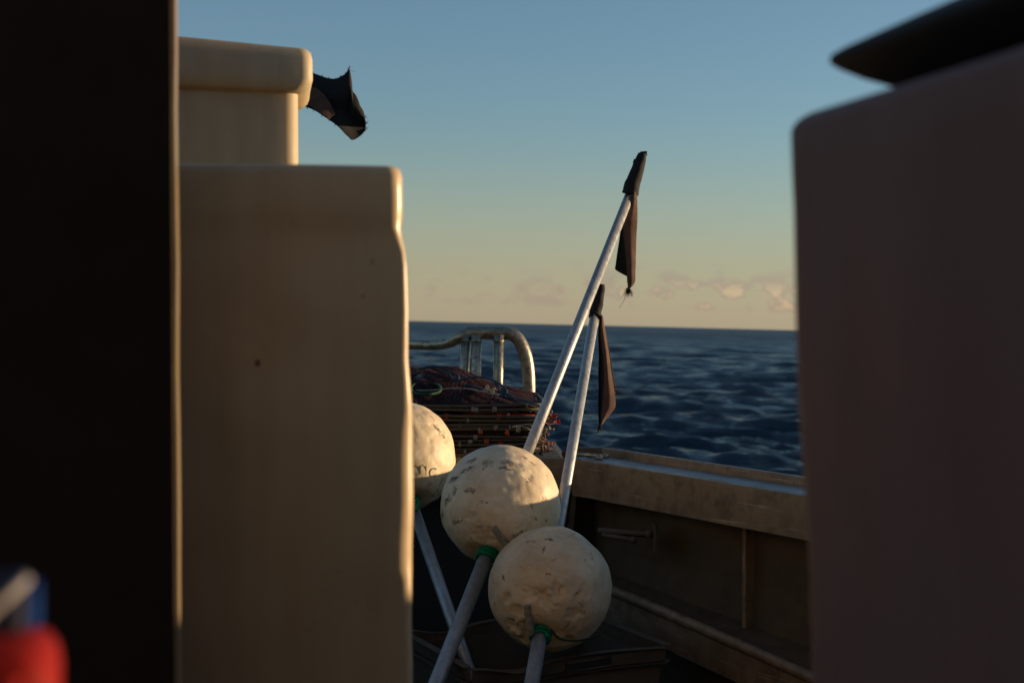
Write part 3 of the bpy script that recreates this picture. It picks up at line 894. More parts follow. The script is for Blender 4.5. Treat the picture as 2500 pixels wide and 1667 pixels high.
# ------------------------------------------------------------------ marker buoys
def proj_sphere(px, py, c, r):
    o_ = Vector((0, 0, EYE)); dr = (P(px, py, 1.0) - o_).normalized(); oc = o_ - c
    b_ = oc.dot(dr); disc = b_ * b_ - (oc.length_squared - r * r)
    return o_ + dr * (-b_ - math.sqrt(max(0, disc)))


def make_float(name, c, r, mat, parent, u_low, seed, dents, recess=.022):
    """lumpy sphere; u_low is the direction of the lower pole, dents = (dir, angular radius, depth)"""
    nu, nv = 220, 130
    vs, fs = [], []
    for i in range(nv + 1):
        th = math.pi * i / nv
        for k in range(nu):
            ph = 2 * math.pi * k / nu
            d = Vector((math.sin(th) * math.cos(ph), math.sin(th) * math.sin(ph), math.cos(th)))
            h = .0028 * noise.noise(d * 2.3 + Vector((seed, 0, 0))) + .0016 * noise.noise(d * 6 + Vector((0, seed, 0)))
            rn = noise.noise(d * 11 + Vector((seed, seed, 0)))
            h += -.0004 * max(0, rn - .12) * 4 * (.4 + max(0, noise.noise(d * 2 + Vector((3, seed, 0))) + .3))
            h += .0002 * noise.noise(d * 30)
            for (dd, ar, dep) in dents:
                a = d.angle(dd)
                if a < ar * 2: a *= 1 + .75 * noise.noise(d * 13 + dd * 9)
                if a < ar * 1.5:
                    t = a / ar
                    h -= dep * .72 * max(0, 1 - t * t) if t < 1 else -dep * .18 * math.sin((t - 1) * 2 * math.pi) * (1.5 - t)
            a = d.angle(u_low)
            if a < .42: h -= recess * (1 - (a / .42)) ** 1.3
            vs.append(c + d * (r + h))
    for i in range(nv):
        for k in range(nu):
            k2 = (k + 1) % nu
            fs.append((i * nu + k, (i + 1) * nu + k, (i + 1) * nu + k2, i * nu + k2))
    mb = MB(); mb.add(vs, fs)
    # local coordinates centred on the float
    t = parent
    o = mesh_obj('float', [v - c for v in vs], fs, mat, t)
    o.location = c - ORG[t.name]; ORG[o.name] = c.copy()
    return o


def wraps(mb, a, u, r_pole, turns, pitch, rr):
    n_ = u.orthogonal().normalized(); b_ = u.cross(n_)
    pts = []
    for k in range(int(turns * 10) + 1):
        t = k / 10; w = 2 * math.pi * t
        pts.append(a + u * (pitch * t) + (n_ * math.cos(w) + b_ * math.sin(w)) * (r_pole + rr * (.75 + .35 * math.sin(w * .7))))
    rope(mb, pts, rr, n=2)


def buoy(label, cpx, cpy, cd, r, top, mid, low_z, rad_low, rad_up, mat, seed, dents_px, rope_turns=3):
    c = P(cpx, cpy, cd)
    T = P(*top); Mi = P(*mid); u = (T - Mi).normalized()
    low = Mi - u * ((Mi.z - low_z) / u.z)
    t = thing('marker_buoy', low, label, 'buoy', 'flagged marker buoys with round white floats'); BOAT.append(t)
    s0 = (c - Mi).dot(u); base = Mi + u * s0
    dents = [((proj_sphere(px, py, c, r) - c).normalized(), ar, dp) for px, py, ar, dp in dents_px]
    off = base - c
    fl = make_float('float', c, r, mat, t, (-u * math.sqrt(max(0, r * r - off.length_squared)) + off).normalized(), seed, dents)
    mb = MB(); mb.tube([low, base - u * (r - .045)], rad_low, 24); mb.build('lower_pole', M['pole'], t)
    mb = MB(); mb.tube([base - u * (r - .035), T], rad_up, 24); mb.build('upper_pole', M['pole'], t)
    ex = base - u * (math.sqrt(max(0, r * r - off.length_squared)) + .010)
    mb = MB(); wraps(mb, ex, u, rad_low, rope_turns, .0085, .0046)
    mb.build('lashing', M['rope_green'], t, fix=False)
    return t, c, u, T, ex, fl, low


def marks_for(c, r, sc, ox, oy, lst):
    out = []
    for (x0, y0, x1, y1, w, st) in lst:
        p0 = proj_sphere(ox + x0 / sc, oy + y0 / sc, c, r) - c; p1 = proj_sphere(ox + x1 / sc, oy + y1 / sc, c, r) - c
        if (p1 - p0).length < .001: p1 = p0 + Vector((.002, 0, 0))
        out.append((p0, p1, 1.6 * w / sc / F * c.y, st))
    return out


D1, R1, D2, R2, D3, R3 = 3.735, .1445, 3.32, .1403, 3.15, .1370
mk1 = marks_for(P(978, 1115, D1), R1, 5.225, 1000, 960, [(260, 280, 310, 350, 14, .7), (290, 390, 410, 490, 20, 1), (390, 510, 450, 560, 18, .7), (490, 540, 515, 615, 14, .8), (545, 670, 575, 780, 10, .6), (160, 450, 210, 400, 8, .35), (180, 200, 240, 260, 10, .4)])
mk2 = marks_for(P(1222, 1233, D2), R2, 2.584, 980, 1060, [(300, 300, 350, 275, 17, 1), (380, 240, 440, 212, 15, 1), (425, 172, 465, 155, 16, 1), (278, 450, 300, 385, 13, .95), (252, 545, 266, 490, 11, .9), (328, 375, 345, 325, 12, .9),
    (620, 205, 695, 225, 9, 1), (535, 180, 565, 175, 22, .55), (655, 178, 700, 188, 20, .6), (720, 190, 770, 200, 14, .4), (760, 142, 790, 152, 10, .8), (815, 172, 842, 190, 12, .8), (415, 355, 455, 352, 12, 1), (520, 214, 530, 214, 7, .9), (745, 262, 820, 300, 6, .8),
    (325, 560, 380, 540, 8, .8), (380, 540, 384, 520, 7, .7), (800, 420, 830, 470, 7, .6), (880, 390, 905, 430, 10, .6), (700, 645, 800, 590, 7, .8), (300, 420, 320, 390, 9, .6), (700, 430, 730, 420, 6, .5), (845, 520, 860, 545, 6, .6), (915, 540, 918, 545, 8, .8), (440, 650, 444, 652, 5, .9), (480, 440, 520, 420, 4, .5)])
mk3 = marks_for(P(1343, 1436, D3), R3, 2.584, 980, 1060, [(915, 660, 955, 670, 8, 1), (880, 745, 908, 708, 6, .9), (638, 908, 642, 900, 7, 1), (920, 884, 922, 885, 8, 1), (700, 1180, 745, 1225, 14, .8), (1000, 1245, 1080, 1170, 5, .7), (790, 680, 830, 672, 6, .7), (1190, 740, 1215, 810, 8, .5),
    (1040, 640, 1110, 632, 5, .6), (860, 980, 920, 1000, 5, .5), (960, 1010, 1020, 960, 6, .6), (1100, 1050, 1150, 1090, 8, .5), (640, 1260, 720, 1300, 12, .6), (740, 830, 790, 850, 5, .4), (940, 800, 1000, 770, 4, .4)])
M['foam1'] = foam_mat('foam_one', (.74, .61, .42), 1.3, [], mk1)
M['foam2'] = foam_mat('foam_two', (.74, .61, .42), 6.1, [], mk2)
M['foam3'] = foam_mat('foam_three', (.66, .53, .35), 12.7, [], mk3)

b1, c1, u1, T1, ex1, fl1, low1 = buoy('marker buoy with embossed lettering on its float, half hidden behind the big cream tub', 978, 1115, D1, R1,
    (655, 215, 4.55), (966, 1115, D1), 0.025, .0150, .0140, M['foam1'], 2.0, [(1060, 1040, .10, .003), (1085, 1065, .12, .004), (1050, 1075, .05, .002)])
b2, c2, u2, T2, ex2, fl2, low2 = buoy('marker buoy whose middle float is scuffed with dark smears and pole rises tallest', 1222, 1233, D2, R2,
    (1543, 462, 4.02), (1237, 1233, D2), 0.0, .0168, .0134, M['foam2'], 5.0,
    [(1180, 1310, .20, .007), (1115, 1268, .09, .003), (1150, 1262, .12, .004), (1300, 1240, .07, .003), (1330, 1225, .09, .003), (1285, 1290, .16, .004), (1290, 1165, .10, .003), (1130, 1135, .05, .003)])
b3, c3, u3, T3, ex3, fl3, low3 = buoy('lowest marker buoy with a deeply pitted float sitting on the dark tote', 1343, 1436, D3, R3,
    (1453, 764, 3.98), (1338, 1436, D3), 0.0, .0160, .0132, M['foam3'], 8.0,
    [(1238, 1458, .09, .006), (1290, 1445, .11, .007), (1320, 1450, .13, .008), (1362, 1440, .14, .008), (1265, 1492, .14, .008), (1250, 1530, .14, .009), (1282, 1525, .10, .006), (1400, 1500, .14, .006),
     (1335, 1472, .12, .006), (1390, 1560, .12, .005), (1370, 1400, .10, .004), (1330, 1390, .07, .003), (1335, 1402, .025, .004), (1228, 1410, .025, .004), (1430, 1440, .12, .004), (1270, 1560, .12, .006), (1212, 1490, .10, .005), (1410, 1455, .08, .005)])
# black sleeve on the foot of the first pole
mb = MB(); a = P(1139, 1656, 3.2); s_ = (a - T1).dot(u1); a = T1 + u1 * s_; mb.tube([a, a - u1 * .12], .0195, 20); mb.build('rubber_sleeve', M['black'], b1)
# wooden keel pegs beside the lower poles
def peg(t, c, r, p0, p1, w, h=.004):
    a = proj_sphere(*p0, c, r * 1.005); b = proj_sphere(*p1, c, r * 1.02) + Vector((0, -.01, -.0))
    ax = (b - a).normalized(); n_ = (a - c).normalized(); s = ax.cross(n_).normalized()
    mb = MB(); ring = lambda q: [q + s * w + n_ * h, q - s * w + n_ * h, q - s * w - n_ * .012, q + s * w - n_ * .012]
    mb.prism(ring(a), ring(b)); o = mb.build('peg', M['peg'], t, False); bevel(o, .0015)
peg(b2, c2, R2, (1205, 1284), (1240, 1332), .0065, .012)
peg(b3, c3, R3, (1289, 1474), (1297, 1545), .0065, .012)
mb = MB(); rope(mb, [P(x, y, d) for x, y, d in ((1345, 1535, 3.04), (1362, 1555, 3.05), (1390, 1563, 3.06), (1430, 1560, 3.09), (1466, 1548, 3.13))], .0024, n=6); mb.build('lashing_tail', M['rope_olive'], b3, fix=False)
mb = MB(); rope(mb, [P(x, y, d) for x, y, d in ((1016, 1216, 3.62), (1022, 1228, 3.61), (1018, 1246, 3.60), (1008, 1240, 3.60))], .0045, n=6); mb.build('lashing_tail', M['rope_green'], b1, fix=False)

# embossed lettering on the first float
def letters():
    cx, cy = 1012, 1240
    V, Fc = [], []
    items = [('T', 94, 9), ('I', 95, 17), ('C', 97, 27), ('I', 92, 45), ('N', 93, 55), ('D', 96, 66), ('S', 62, 34), ('U', 64, 56), ('R', 66, 78)]
    up_c = proj_sphere(cx, cy, c1, .1445)
    for ch, rad, ang in items:
        px = cx + rad * math.sin(R(ang)); py = cy - rad * math.cos(R(ang))
        q = proj_sphere(px, py, c1, .1445); n_ = (q - c1).normalized()
        up = (q - up_c); up = (up - n_ * up.dot(n_)).normalized(); rt = up.cross(n_).normalized()
        cu = bpy.data.curves.new('glyph', 'FONT'); cu.body = ch; cu.size = .034; cu.align_x = 'CENTER'; cu.align_y = 'CENTER'; cu.extrude = .0013; cu.bevel_depth = .0005; cu.resolution_u = 4; cu.offset = -.0004
        ob = bpy.data.objects.new('glyph', cu); COL.objects.link(ob)
        bpy.context.view_layer.update()
        me = bpy.data.meshes.new_from_object(ob.evaluated_get(bpy.context.evaluated_depsgraph_get()))
        base_ = len(V)
        for v in me.vertices:
            p = q + rt * v.co.x + up * v.co.y
            p = c1 + (p - c1).normalized() * (.1445 + .0002 + v.co.z)
            V.append(p - c1)
        for f in me.polygons: Fc.append(tuple(i + base_ for i in f.vertices))
        bpy.data.objects.remove(ob); bpy.data.meshes.remove(me)
    o = mesh_obj('lettering', V, Fc, M['letter'], fl1, smooth=False); o['kind'] = 'stuff'
letters()

# ------------------------------------------------------------------ flags
def cloth_rows(name, rows, parent, mat, wav=.003, th=.0009, nsub=10, seed=0):
    """rows: list of lists of (px, py, d); each row is resampled to a grid"""
    rws = []
    for row in rows:
        q = smooth_path([P(*p) for p in row], nsub) if len(row) > 1 else None
        rws.append(q)
    grid = []
    m = len(rws[0])
    cols = [smooth_path([r_[k] for r_ in rws], 5) for k in range(m)]
    nrow = len(cols[0]); vs = []
    for i in range(nrow):
        for k in range(m):
            p = cols[k][i]; n_ = noise.noise_vector(p * 22 + Vector((seed, 0, 0)))
            vs.append(p + Vector((n_.x * .25, n_.y, n_.z * .25)) * wav)
    fs = [(i * m + k, i * m + k + 1, (i + 1) * m + k + 1, (i + 1) * m + k) for i in range(nrow - 1) for k in range(m - 1)]
    mb = MB(); mb.add(vs, fs); o = mb.build(name, mat, parent)
    s = o.modifiers.new('thickness', 'SOLIDIFY'); s.thickness = th; s.offset = 0
    return o, vs


def frays(mb, pts, dirn, n, l, seed=1):
    rr = random.Random(seed)
    for k in range(n):
        i = rr.randrange(len(pts)); p = pts[i]; d = Vector(dirn) + Vector((rr.uniform(-1, 1), rr.uniform(-.5, .5), rr.uniform(-1, 1))) * .7
        d.normalize(); L = l * rr.uniform(.4, 1.2)
        mb.tube([p, p + d * L * .5 + Vector((0, 0, -.001)), p + d * L + Vector((0, 0, rr.uniform(-.003, .001)))], [.0007, .0005, .0002], 3, cap=False)


def sleeve(parent, pts, rads, mat):
    mb = MB(); path = smooth_path([P(*p) for p in pts], 6)
    n = len(path); rs = []
    for i in range(n):
        t = i / (n - 1) * (len(rads) - 1); k = min(len(rads) - 2, int(t)); rs.append(rads[k] + (rads[k + 1] - rads[k]) * (t - k))
    mb.tube(path, rs, 20)
    v2 = []
    for v in mb.v:
        v = Vector(v); nv_ = noise.noise_vector(v * 45); v2.append(v + nv_ * .0022)
    mb.v = v2; return mb.build('flag_sleeve', mat, parent)


# flag of the tall pole
dA = 4.00
sleeve(b2, [(1538, 474, dA), (1544, 450, dA), (1556, 415, dA), (1564, 390, dA), (1569, 375, dA)], [.0235, .0225, .0175, .0145, .0115], M['flag_dark'])
mb = MB(); mb.tube([P(1563, 374, dA), P(1578, 372, dA), P(1577, 380, dA)], .004, 6); mb.tube([P(1545, 398, dA), P(1551, 390, dA)], [.001, .004], 5); mb.build('flag_tip', M['flag_dark'], b2)
rA = [(468, 1555, 1543, 1538), (500, 1556, 1536, 1534), (540, 1556, 1521, 1519), (570, 1554, 1522, 1514), (610, 1553, 1526, 1508), (645, 1552, 1529, 1503), (662, 1551, 1530, 1502)]
flA, vA = cloth_rows('flag', [[(xr, y, dA - .012), ((xr + xm) / 2, y, dA - .024), (xm, y, dA - .016)] for y, xr, xm, xl in rA] + [[(1550, 688, dA - .012), (1541, 694, dA - .02), (1532, 690, dA - .016)], [(1540, 702, dA - .012), (1537, 704, dA - .018), (1533, 704, dA - .015)]], b2, M['flag'], seed=3)
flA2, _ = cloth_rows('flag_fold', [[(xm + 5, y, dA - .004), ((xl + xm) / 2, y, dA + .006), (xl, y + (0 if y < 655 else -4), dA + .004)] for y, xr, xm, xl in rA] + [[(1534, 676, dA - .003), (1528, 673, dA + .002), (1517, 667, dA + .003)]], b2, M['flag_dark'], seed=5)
mb = MB(); seam = [P(x, y, dA - .02) for y, _, x, _ in rA] + [P(1532, 690, dA - .018)]
frays(mb, smooth_path(seam, 6), (-.4, -.5, -.2), 110, .0042, 2)
frays(mb, [P(x, y, dA - .016) for x, y in ((1533, 702), (1536, 705), (1531, 706), (1538, 704))], (-.15, 0, -1), 70, .022, 4)
frays(mb, [P(1535, 700, dA - .016), P(1531, 712, dA - .016)], (.6, 0, -.6), 14, .011, 5)
mb.tube(smooth_path([P(x, y, dA - .016) for x, y in ((1531, 712), (1527, 722), (1524, 733), (1518, 742), (1511, 752))], 5), .0006, 4)
mb.build('frayed_thread', M['flag_dark'], b2, fix=False)['kind'] = 'stuff'

# flag of the short pole
dB = 3.97
sleeve(b3, [(1452, 778, dB), (1454, 760, dB), (1460, 735, dB), (1465, 712, dB), (1467, 694, dB)], [.0165, .0165, .0150, .0135, .0105], M['flag_dark'])
mb = MB(); mb.ball(P(1442, 772, dB - .012), .006).ball(P(1465, 772, dB - .01), .007).tube([P(1441, 768, dB - .018), P(1453, 762, dB - .022), P(1468, 772, dB - .016)], .004, 6); mb.build('flag_tie', M['flag_dark'], b3)
rB = [(772, 1472, 1467, 1464), (795, 1475, 1466, 1462), (825, 1481, 1468, 1461), (860, 1486, 1472, 1462), (900, 1491, 1475, 1461), (940, 1497, 1474, 1461), (970, 1502, 1472, 1461), (992, 1502, 1470, 1461), (1010, 1491, 1468, 1461), (1026, 1477, 1467, 1462), (1036, 1470, 1466, 1463)]
cloth_rows('flag', [[(xr, y, dB - .006), ((xr + xm) / 2, y, dB - .020), (xm, y, dB - .014)] for y, xr, xm, xl in rB], b3, M['flag'], seed=9)
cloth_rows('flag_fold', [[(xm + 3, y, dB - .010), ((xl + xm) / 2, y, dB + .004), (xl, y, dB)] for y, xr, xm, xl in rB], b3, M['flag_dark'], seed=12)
cloth_rows('flag_fold', [[(xa - 6, y, dB + .004), (xa, y, dB + .008)] for y, xa in ((800, 1476), (850, 1487), (900, 1495), (930, 1501), (950, 1504), (962, 1502))], b3, M['flag_dark'], seed=14)
mb = MB(); seam = [P(x, y, dB - .017) for y, _, x, _ in rB]
frays(mb, smooth_path(seam, 6), (-.5, -.5, -.1), 150, .0050, 6)
frays(mb, [P(1503, 945, dB + .006), P(1504, 955, dB + .006)], (1, 0, .2), 16, .012, 7)
frays(mb, [P(1466, 1036, dB - .01), P(1464, 1040, dB - .01)], (-.1, 0, -1), 40, .018, 8)
mb.tube([P(1465, 1034, dB), P(1464, 1048, dB), P(1456, 1058, dB)], [.004, .0025, .0005], 6)
mb.build('frayed_thread', M['flag_dark'], b3, fix=False)['kind'] = 'stuff'

# wind-blown flag of the half-hidden buoy
dC = 4.52
cl = [(672, 205, 245), (695, 190, 243), (715, 180, 250), (733, 175, 257), (750, 174, 263), (765, 179, 269), (786, 187, 282), (803, 192, 293), (818, 193, 304), (832, 187, 316), (843, 181, 328), (850, 172, 334), (853, 166, 337), (856, 178, 340), (859, 200, 342), (861, 222, 342), (868, 232, 340), (874, 244, 336), (879, 258, 332), (885, 268, 327), (889, 278, 322), (893, 297, 319)]
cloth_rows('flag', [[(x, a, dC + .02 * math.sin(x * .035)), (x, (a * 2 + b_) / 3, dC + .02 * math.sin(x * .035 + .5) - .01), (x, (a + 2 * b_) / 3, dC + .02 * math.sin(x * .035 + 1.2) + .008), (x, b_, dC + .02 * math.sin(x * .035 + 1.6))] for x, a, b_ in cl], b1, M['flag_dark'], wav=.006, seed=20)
cloth_rows('flag_fold', [[(700, 215, dC - .036), (705, 240, dC - .040)], [(733, 212, dC - .036), (740, 252, dC - .042)], [(765, 213, dC - .036), (765, 264, dC - .042)], [(783, 224, dC - .036), (780, 276, dC - .042)], [(800, 243, dC - .034), (797, 288, dC - .040)], [(812, 265, dC - .032), (805, 291, dC - .036)], [(819, 280, dC - .03), (810, 284, dC - .034)]], b1, M['flag'], seed=22)  # lit brown patch of the flag, put in as a lighter cloth piece
mb = MB()
frays(mb, [P(x, a, dC) for x, a, b_ in cl[4:13]], (0, 0, 1), 60, .008, 9)
frays(mb, [P(889, 285, dC), P(892, 300, dC), P(893, 312, dC)], (1, 0, .1), 26, .012, 10)
frays(mb, [P(853, 166, dC)], (.2, 0, 1), 14, .008, 11)
frays(mb, [P(x, b_, dC) for x, a, b_ in cl[2:9]], (0, 0, -1), 60, .004, 12)
mb.tube([P(853, 170, dC), P(862, 175, dC), P(869, 174, dC)], .0005, 4)
mb.build('frayed_thread', M['flag_dark'], b1, fix=False)['kind'] = 'stuff'
mb = MB(); mb.tube([T1 - u1 * .12, T1 + u1 * .10], .02, 16); mb.build('flag_sleeve', M['flag_dark'], b1)

# ------------------------------------------------------------------ dark tote under the floats
tt = thing('fish_tote', P(1370, 1700, 3.35) * 1.0, 'dark plastic tote with a curved rim and hand slot, below the lowest float', 'tote'); BOAT.append(tt)
cA, cB = P(1150, 1602, 3.02), P(1620, 1566, 3.22)
zc = .368
cA.z = zc; cB.z = zc
ax = (cB - cA).normalized(); ay = Vector((-ax.y, ax.x, 0)); Lt = (cB - cA).length; Wd = .40
def tote_pt(s, t, z): return cA + ax * (s * Lt) + ay * (t * Wd) + Vector((0, 0, z))
def dip(s):
    return -.018 * math.exp(-((s - .22) / .13) ** 2) + .006 * math.exp(-((s - .68) / .25) ** 2) - .004
# rim band, four sides; front band split for the hand slot
def band(mb, f, n=40, z0=-.042, dipf=lambda s: 0, th=.012, taper=.0):
    out = []
    for i in range(n + 1):
        s = i / n; p, nrm = f(s)
        out.append((p + Vector((0, 0, dipf(s))), p + nrm * th + Vector((0, 0, dipf(s))), p + nrm * th * .5 + Vector((0, 0, z0 + dipf(s) * .5)), p + Vector((0, 0, z0 + dipf(s) * .5))))
    strip(mb, *[[o_[k] for o_ in out] for k in range(4)]); return mb
for (fn, dp_) in ((lambda s: (tote_pt(s, 0, 0), -ay), dip), (lambda s: (tote_pt(1, s, 0), ax), lambda s: 0), (lambda s: (tote_pt(1 - s, 1, 0), ay), lambda s: dip(1 - s)), (lambda s: (tote_pt(0, 1 - s, 0), -ax), lambda s: 0)):
    o = band(MB(), fn, dipf=dp_, z0=-.034, th=.010).build('rim', M['tote'], tt, False); bevel(o, .002)
    o = band(MB(), lambda s, fn=fn: (fn(s)[0] + fn(s)[1] * .0, fn(s)[1]), dipf=lambda s, d=dp_: d(s) + .001, z0=-.006, th=.022).build('rim_lip', M['tote'], tt, False); bevel(o, .002)
    o = band(MB(), lambda s, fn=fn: (fn(s)[0] + Vector((0, 0, -.036)), fn(s)[1]), dipf=lambda s, d=dp_: d(s) * .5, z0=-.006, th=.020).build('lower_lip', M['tote'], tt, False); bevel(o, .002)
ins = .012
vs, fs = [], []
def wall(a, b, c, d, name):
    mb = MB(); n_ = (b - a).cross(d - a).normalized() * .004
    mb.add([a, b, c, d, a + n_, b + n_, c + n_, d + n_], [(0, 1, 2, 3), (7, 6, 5, 4), (0, 4, 5, 1), (1, 5, 6, 2), (2, 6, 7, 3), (3, 7, 4, 0)]); mb.build(name, M['tote'], tt, False)
zb_ = -zc + .004
q = lambda s, t, z, k: tote_pt(.5 + (s - .5) * k, .5 + (t - .5) * k, z)
for (s0, t0, s1, t1) in ((0, 0, 1, 0), (1, 0, 1, 1), (1, 1, 0, 1), (0, 1, 0, 0)):
    wall(q(s0, t0, zb_, .86), q(s1, t1, zb_, .86), q(s1, t1, -.03, .975), q(s0, t0, -.03, .975), 'wall')
wall(q(0, 0, zb_ + .001, .85), q(1, 0, zb_ + .001, .85), q(1, 1, zb_ + .001, .85), q(0, 1, zb_ + .001, .85), 'bottom')
mb = MB()   # hand slot frame on the front
hs = [tote_pt(s, 0, z) - ay * .012 for s, z in ((.47, -.014), (.70, -.010), (.70, -.030), (.47, -.033))]
mb.tube(hs, .0022, 6, closed=True); mb.build('slot_frame', M['tote'], tt)
mb = MB(); mb.prism([h - ay * .0 for h in hs], [h + ay * .003 for h in hs]); mb.build('hand_slot', M['black'], tt, False)

# ------------------------------------------------------------------ cream tubs
def tub_levels(tab, D, x_left):
    return [(z, x_left, xr, 0 + o0, D - o0, r) for (z, xr, r, o0) in tab]
def zpx(py, d): return P(1250, py, d).z
dT = 1.50
yaw = R(5.2)
def xw(px, d): return P(px, 800, d).x
# big tub: local frame with origin at its front right corner
MT = Matrix.Translation((xw(1000, dT), dT, 0)) @ Matrix.Rotation(yaw, 4, 'Z')
k = dT / F
rows = []
ref = 1000
prof = [(402, 955, 18, .012), (404, 967, 24, .006), (410, 978, 28, .002), (425, 984, 30, 0), (460, 985, 30, 0), (500, 985, 30, .0), (530, 983, 30, .001), (556, 978, 24, .003), (585, 981, 16, .004), (615, 987, 12, .004),
        (650, 990, 11, .003), (700, 993, 12, .003), (760, 997, 13, .003), (840, 1000, 14, .003), (880, 1000, 14, .003), (930, 1003, 15, .003), (1000, 1007, 20, .003), (1060, 1009, 30, .003), (1120, 1009, 34, .003), (1200, 1008, 35, .003), (1300, 1007, 35, .003), (1390, 1006, 34, .003), (1420, 1005, 24, .003), (1500, 1005, 22, .003), (1667, 1005, 22, .003), (2200, 1003, 22, .003)]
lev = []
for (py, ex_, rpx, o0) in prof:
    lev.append((zpx(py, dT), -.80, (ex_ - ref) * k, o0, .92 - o0, rpx * k))
lev.append((.10, -.78, -.01, .02, .90, .015)); lev.append((0.0, -.76, -.03, .04, .88, .015))
# denser in z
lev2 = []
for a, b in zip(lev, lev[1:]):
    n_ = max(1, int(abs(a[0] - b[0]) / .012))
    for j in range(n_): lev2.append(tuple(a[i] + (b[i] - a[i]) * j / n_ for i in range(6)))
lev2.append(lev[-1]); lev2.reverse()
big = thing('insulated_tub', MT @ Vector((-.4, .4, 0)), 'large cream plastic tub with a sunlit wavy right edge, in front of the lidded tub', 'tub', ); BOAT.append(big)
mb = MB(); vs, fs = rr_loft(lev2, 10, MT, wob=.0030, sc=11, seed=2, ns=24); mb.add(vs, fs); o = mb.build('body', M['tub'], big, fix=False); autosharp(o, 60)
# raised lid seat line on the top
mb = MB(); zt0 = lev2[-1][0]
vs, fs = rr_loft([(zt0 - .002, -.76, -.045, .03, .88, .02), (zt0 + .001, -.76, -.045, .03, .88, .02), (zt0 + .002, -.755, -.05, .035, .875, .02)], 6, MT); mb.add(vs, fs); mb.build('lid', M['tub'], big, fix=False)
# patch of scraped plastic near the lower right edge and two dents
for (px, py, rr) in ((632, 886, .0035), (948, 1277, .0055)):
    mb = MB(); c = MT @ Vector(((px - ref) * k, .0035, zpx(py, dT))); mb.ball(c, rr, (1, .3, 1.2)); mb.build('scuff', M['knotb'], big)

# smaller tub with lid, behind
dS = 2.46
MS = Matrix.Translation((xw(729, dS), dS, 0)) @ Matrix.Rotation(R(9.6), 4, 'Z')
ks = dS / F
sm = thing('insulated_tub', MS @ Vector((-.35, .1, 0)), 'tall cream tub with an overhanging rounded lid, standing behind the large cream tub', 'tub'); BOAT.append(sm)
zl0, zl1 = zpx(228, dS), zpx(118, dS)
mb = MB(); vs, fs = rr_loft([(0, -.66, -.03, .03, 0.170, .02), (.05, -.68, -.004, .002, 0.190, .03)] + [(z_, -.68, .0, .0, 0.195, .022) for z_ in [zl0 * t for t in (.3, .6, .8, .9, .97)]] + [(zl0 + .002, -.68, 0, 0, 0.195, .022)], 8, MS, wob=.002, sc=8, seed=7, ns=14); mb.add(vs, fs)
autosharp(mb.build('body', M['tub_old'], sm, fix=False), 60)
oh = 35 * ks
L0 = [(zl0 - .000, -.69, -.006 + oh * .2, -.010, 0.210, .017), (zl0 + .003, -.70, oh * .45, -.016, 0.220, .018), (zl0 + .012, -.705, oh * .85, -.020, 0.225, .019), (zl0 + .022, -.71, oh, -.022, 0.230, .019), (zl1 - .02, -.705, oh - .001, -.021, 0.230, .019), (zl1 - .008, -.705, oh - .004, -.018, 0.225, .019), (zl1 - .002, -.70, oh - .010, -.012, 0.220, .019), (zl1, -.69, oh - .022, 0.0, 0.210, .019)]
tilt = lambda v: Vector((v.x, v.y, v.z))
mb = MB(); vs, fs = rr_loft(L0, 8, MS, wob=.0016, sc=8, seed=4, ns=14)
# lid crown slopes up to the left as in the photograph
iv = MS.inverted(); v2 = []
for v in vs:
    l = iv @ v; f_ = max(0, min(1, -(l.x) / .30)); l.z += .020 * f_ * min(1, max(0, (l.z - zl0) / (zl1 - zl0)) * .55 + .45); v2.append(MS @ l)
mb.add(v2, fs); autosharp(mb.build('lid', M['tub_old'], sm, fix=False), 60)

# ------------------------------------------------------------------ dark upright panel at the left
dP = 1.34
wh = thing('wheelhouse', (0, -.95, 0), 'dark shaded wheelhouse side filling the left edge, with a narrow sunlit cream edge', 'wheelhouse'); BOAT.append(wh)
xr_ = xw(416, dP)
lean = lambda z: .0035 * (1.3 - z)
mb = MB()
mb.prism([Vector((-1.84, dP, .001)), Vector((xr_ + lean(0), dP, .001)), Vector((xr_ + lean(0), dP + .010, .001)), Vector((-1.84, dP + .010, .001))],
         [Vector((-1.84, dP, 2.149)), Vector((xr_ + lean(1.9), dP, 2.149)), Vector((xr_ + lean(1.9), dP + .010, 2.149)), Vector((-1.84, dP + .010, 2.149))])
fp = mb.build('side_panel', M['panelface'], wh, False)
vs, fs = [], []
for z in [.002 + i * .05 for i in range(43)]:
    x = xr_ + lean(z) + .0005; w = .0015 * noise.noise(Vector((z * 9, 1, 1)))
    vs += [Vector((x, dP + .001, z)), Vector((x + .004 + w, dP + .002, z)), Vector((x + .005 + w, dP + .010, z)), Vector((x, dP + .010, z))]
n_ = len(vs) // 4
for i in range(n_ - 1):
    for kk in range(4): fs.append((i * 4 + kk, i * 4 + (kk + 1) % 4, (i + 1) * 4 + (kk + 1) % 4, (i + 1) * 4 + kk))
fs += [(3, 2, 1, 0), tuple((n_ - 1) * 4 + q_ for q_ in range(4))]
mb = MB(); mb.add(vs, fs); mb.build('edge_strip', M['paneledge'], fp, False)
mb = MB(); mb.add(box_pts(-1.85, 2.6, -1.0, -.94, 0.001, 2.149), BOXF); mb.build('unseen_bounce_wall', M['tub'], wh, False)  # unseen wall added behind the camera to bounce warm light forward
mb = MB(); mb.add(box_pts(-1.9, 2.7, -1.1, -.55, 2.15, 2.20), BOXF); mb.build('unseen_sky_cover', M['tub_shade'], wh, False)  # unseen cover added behind the camera to hold back blue sky light

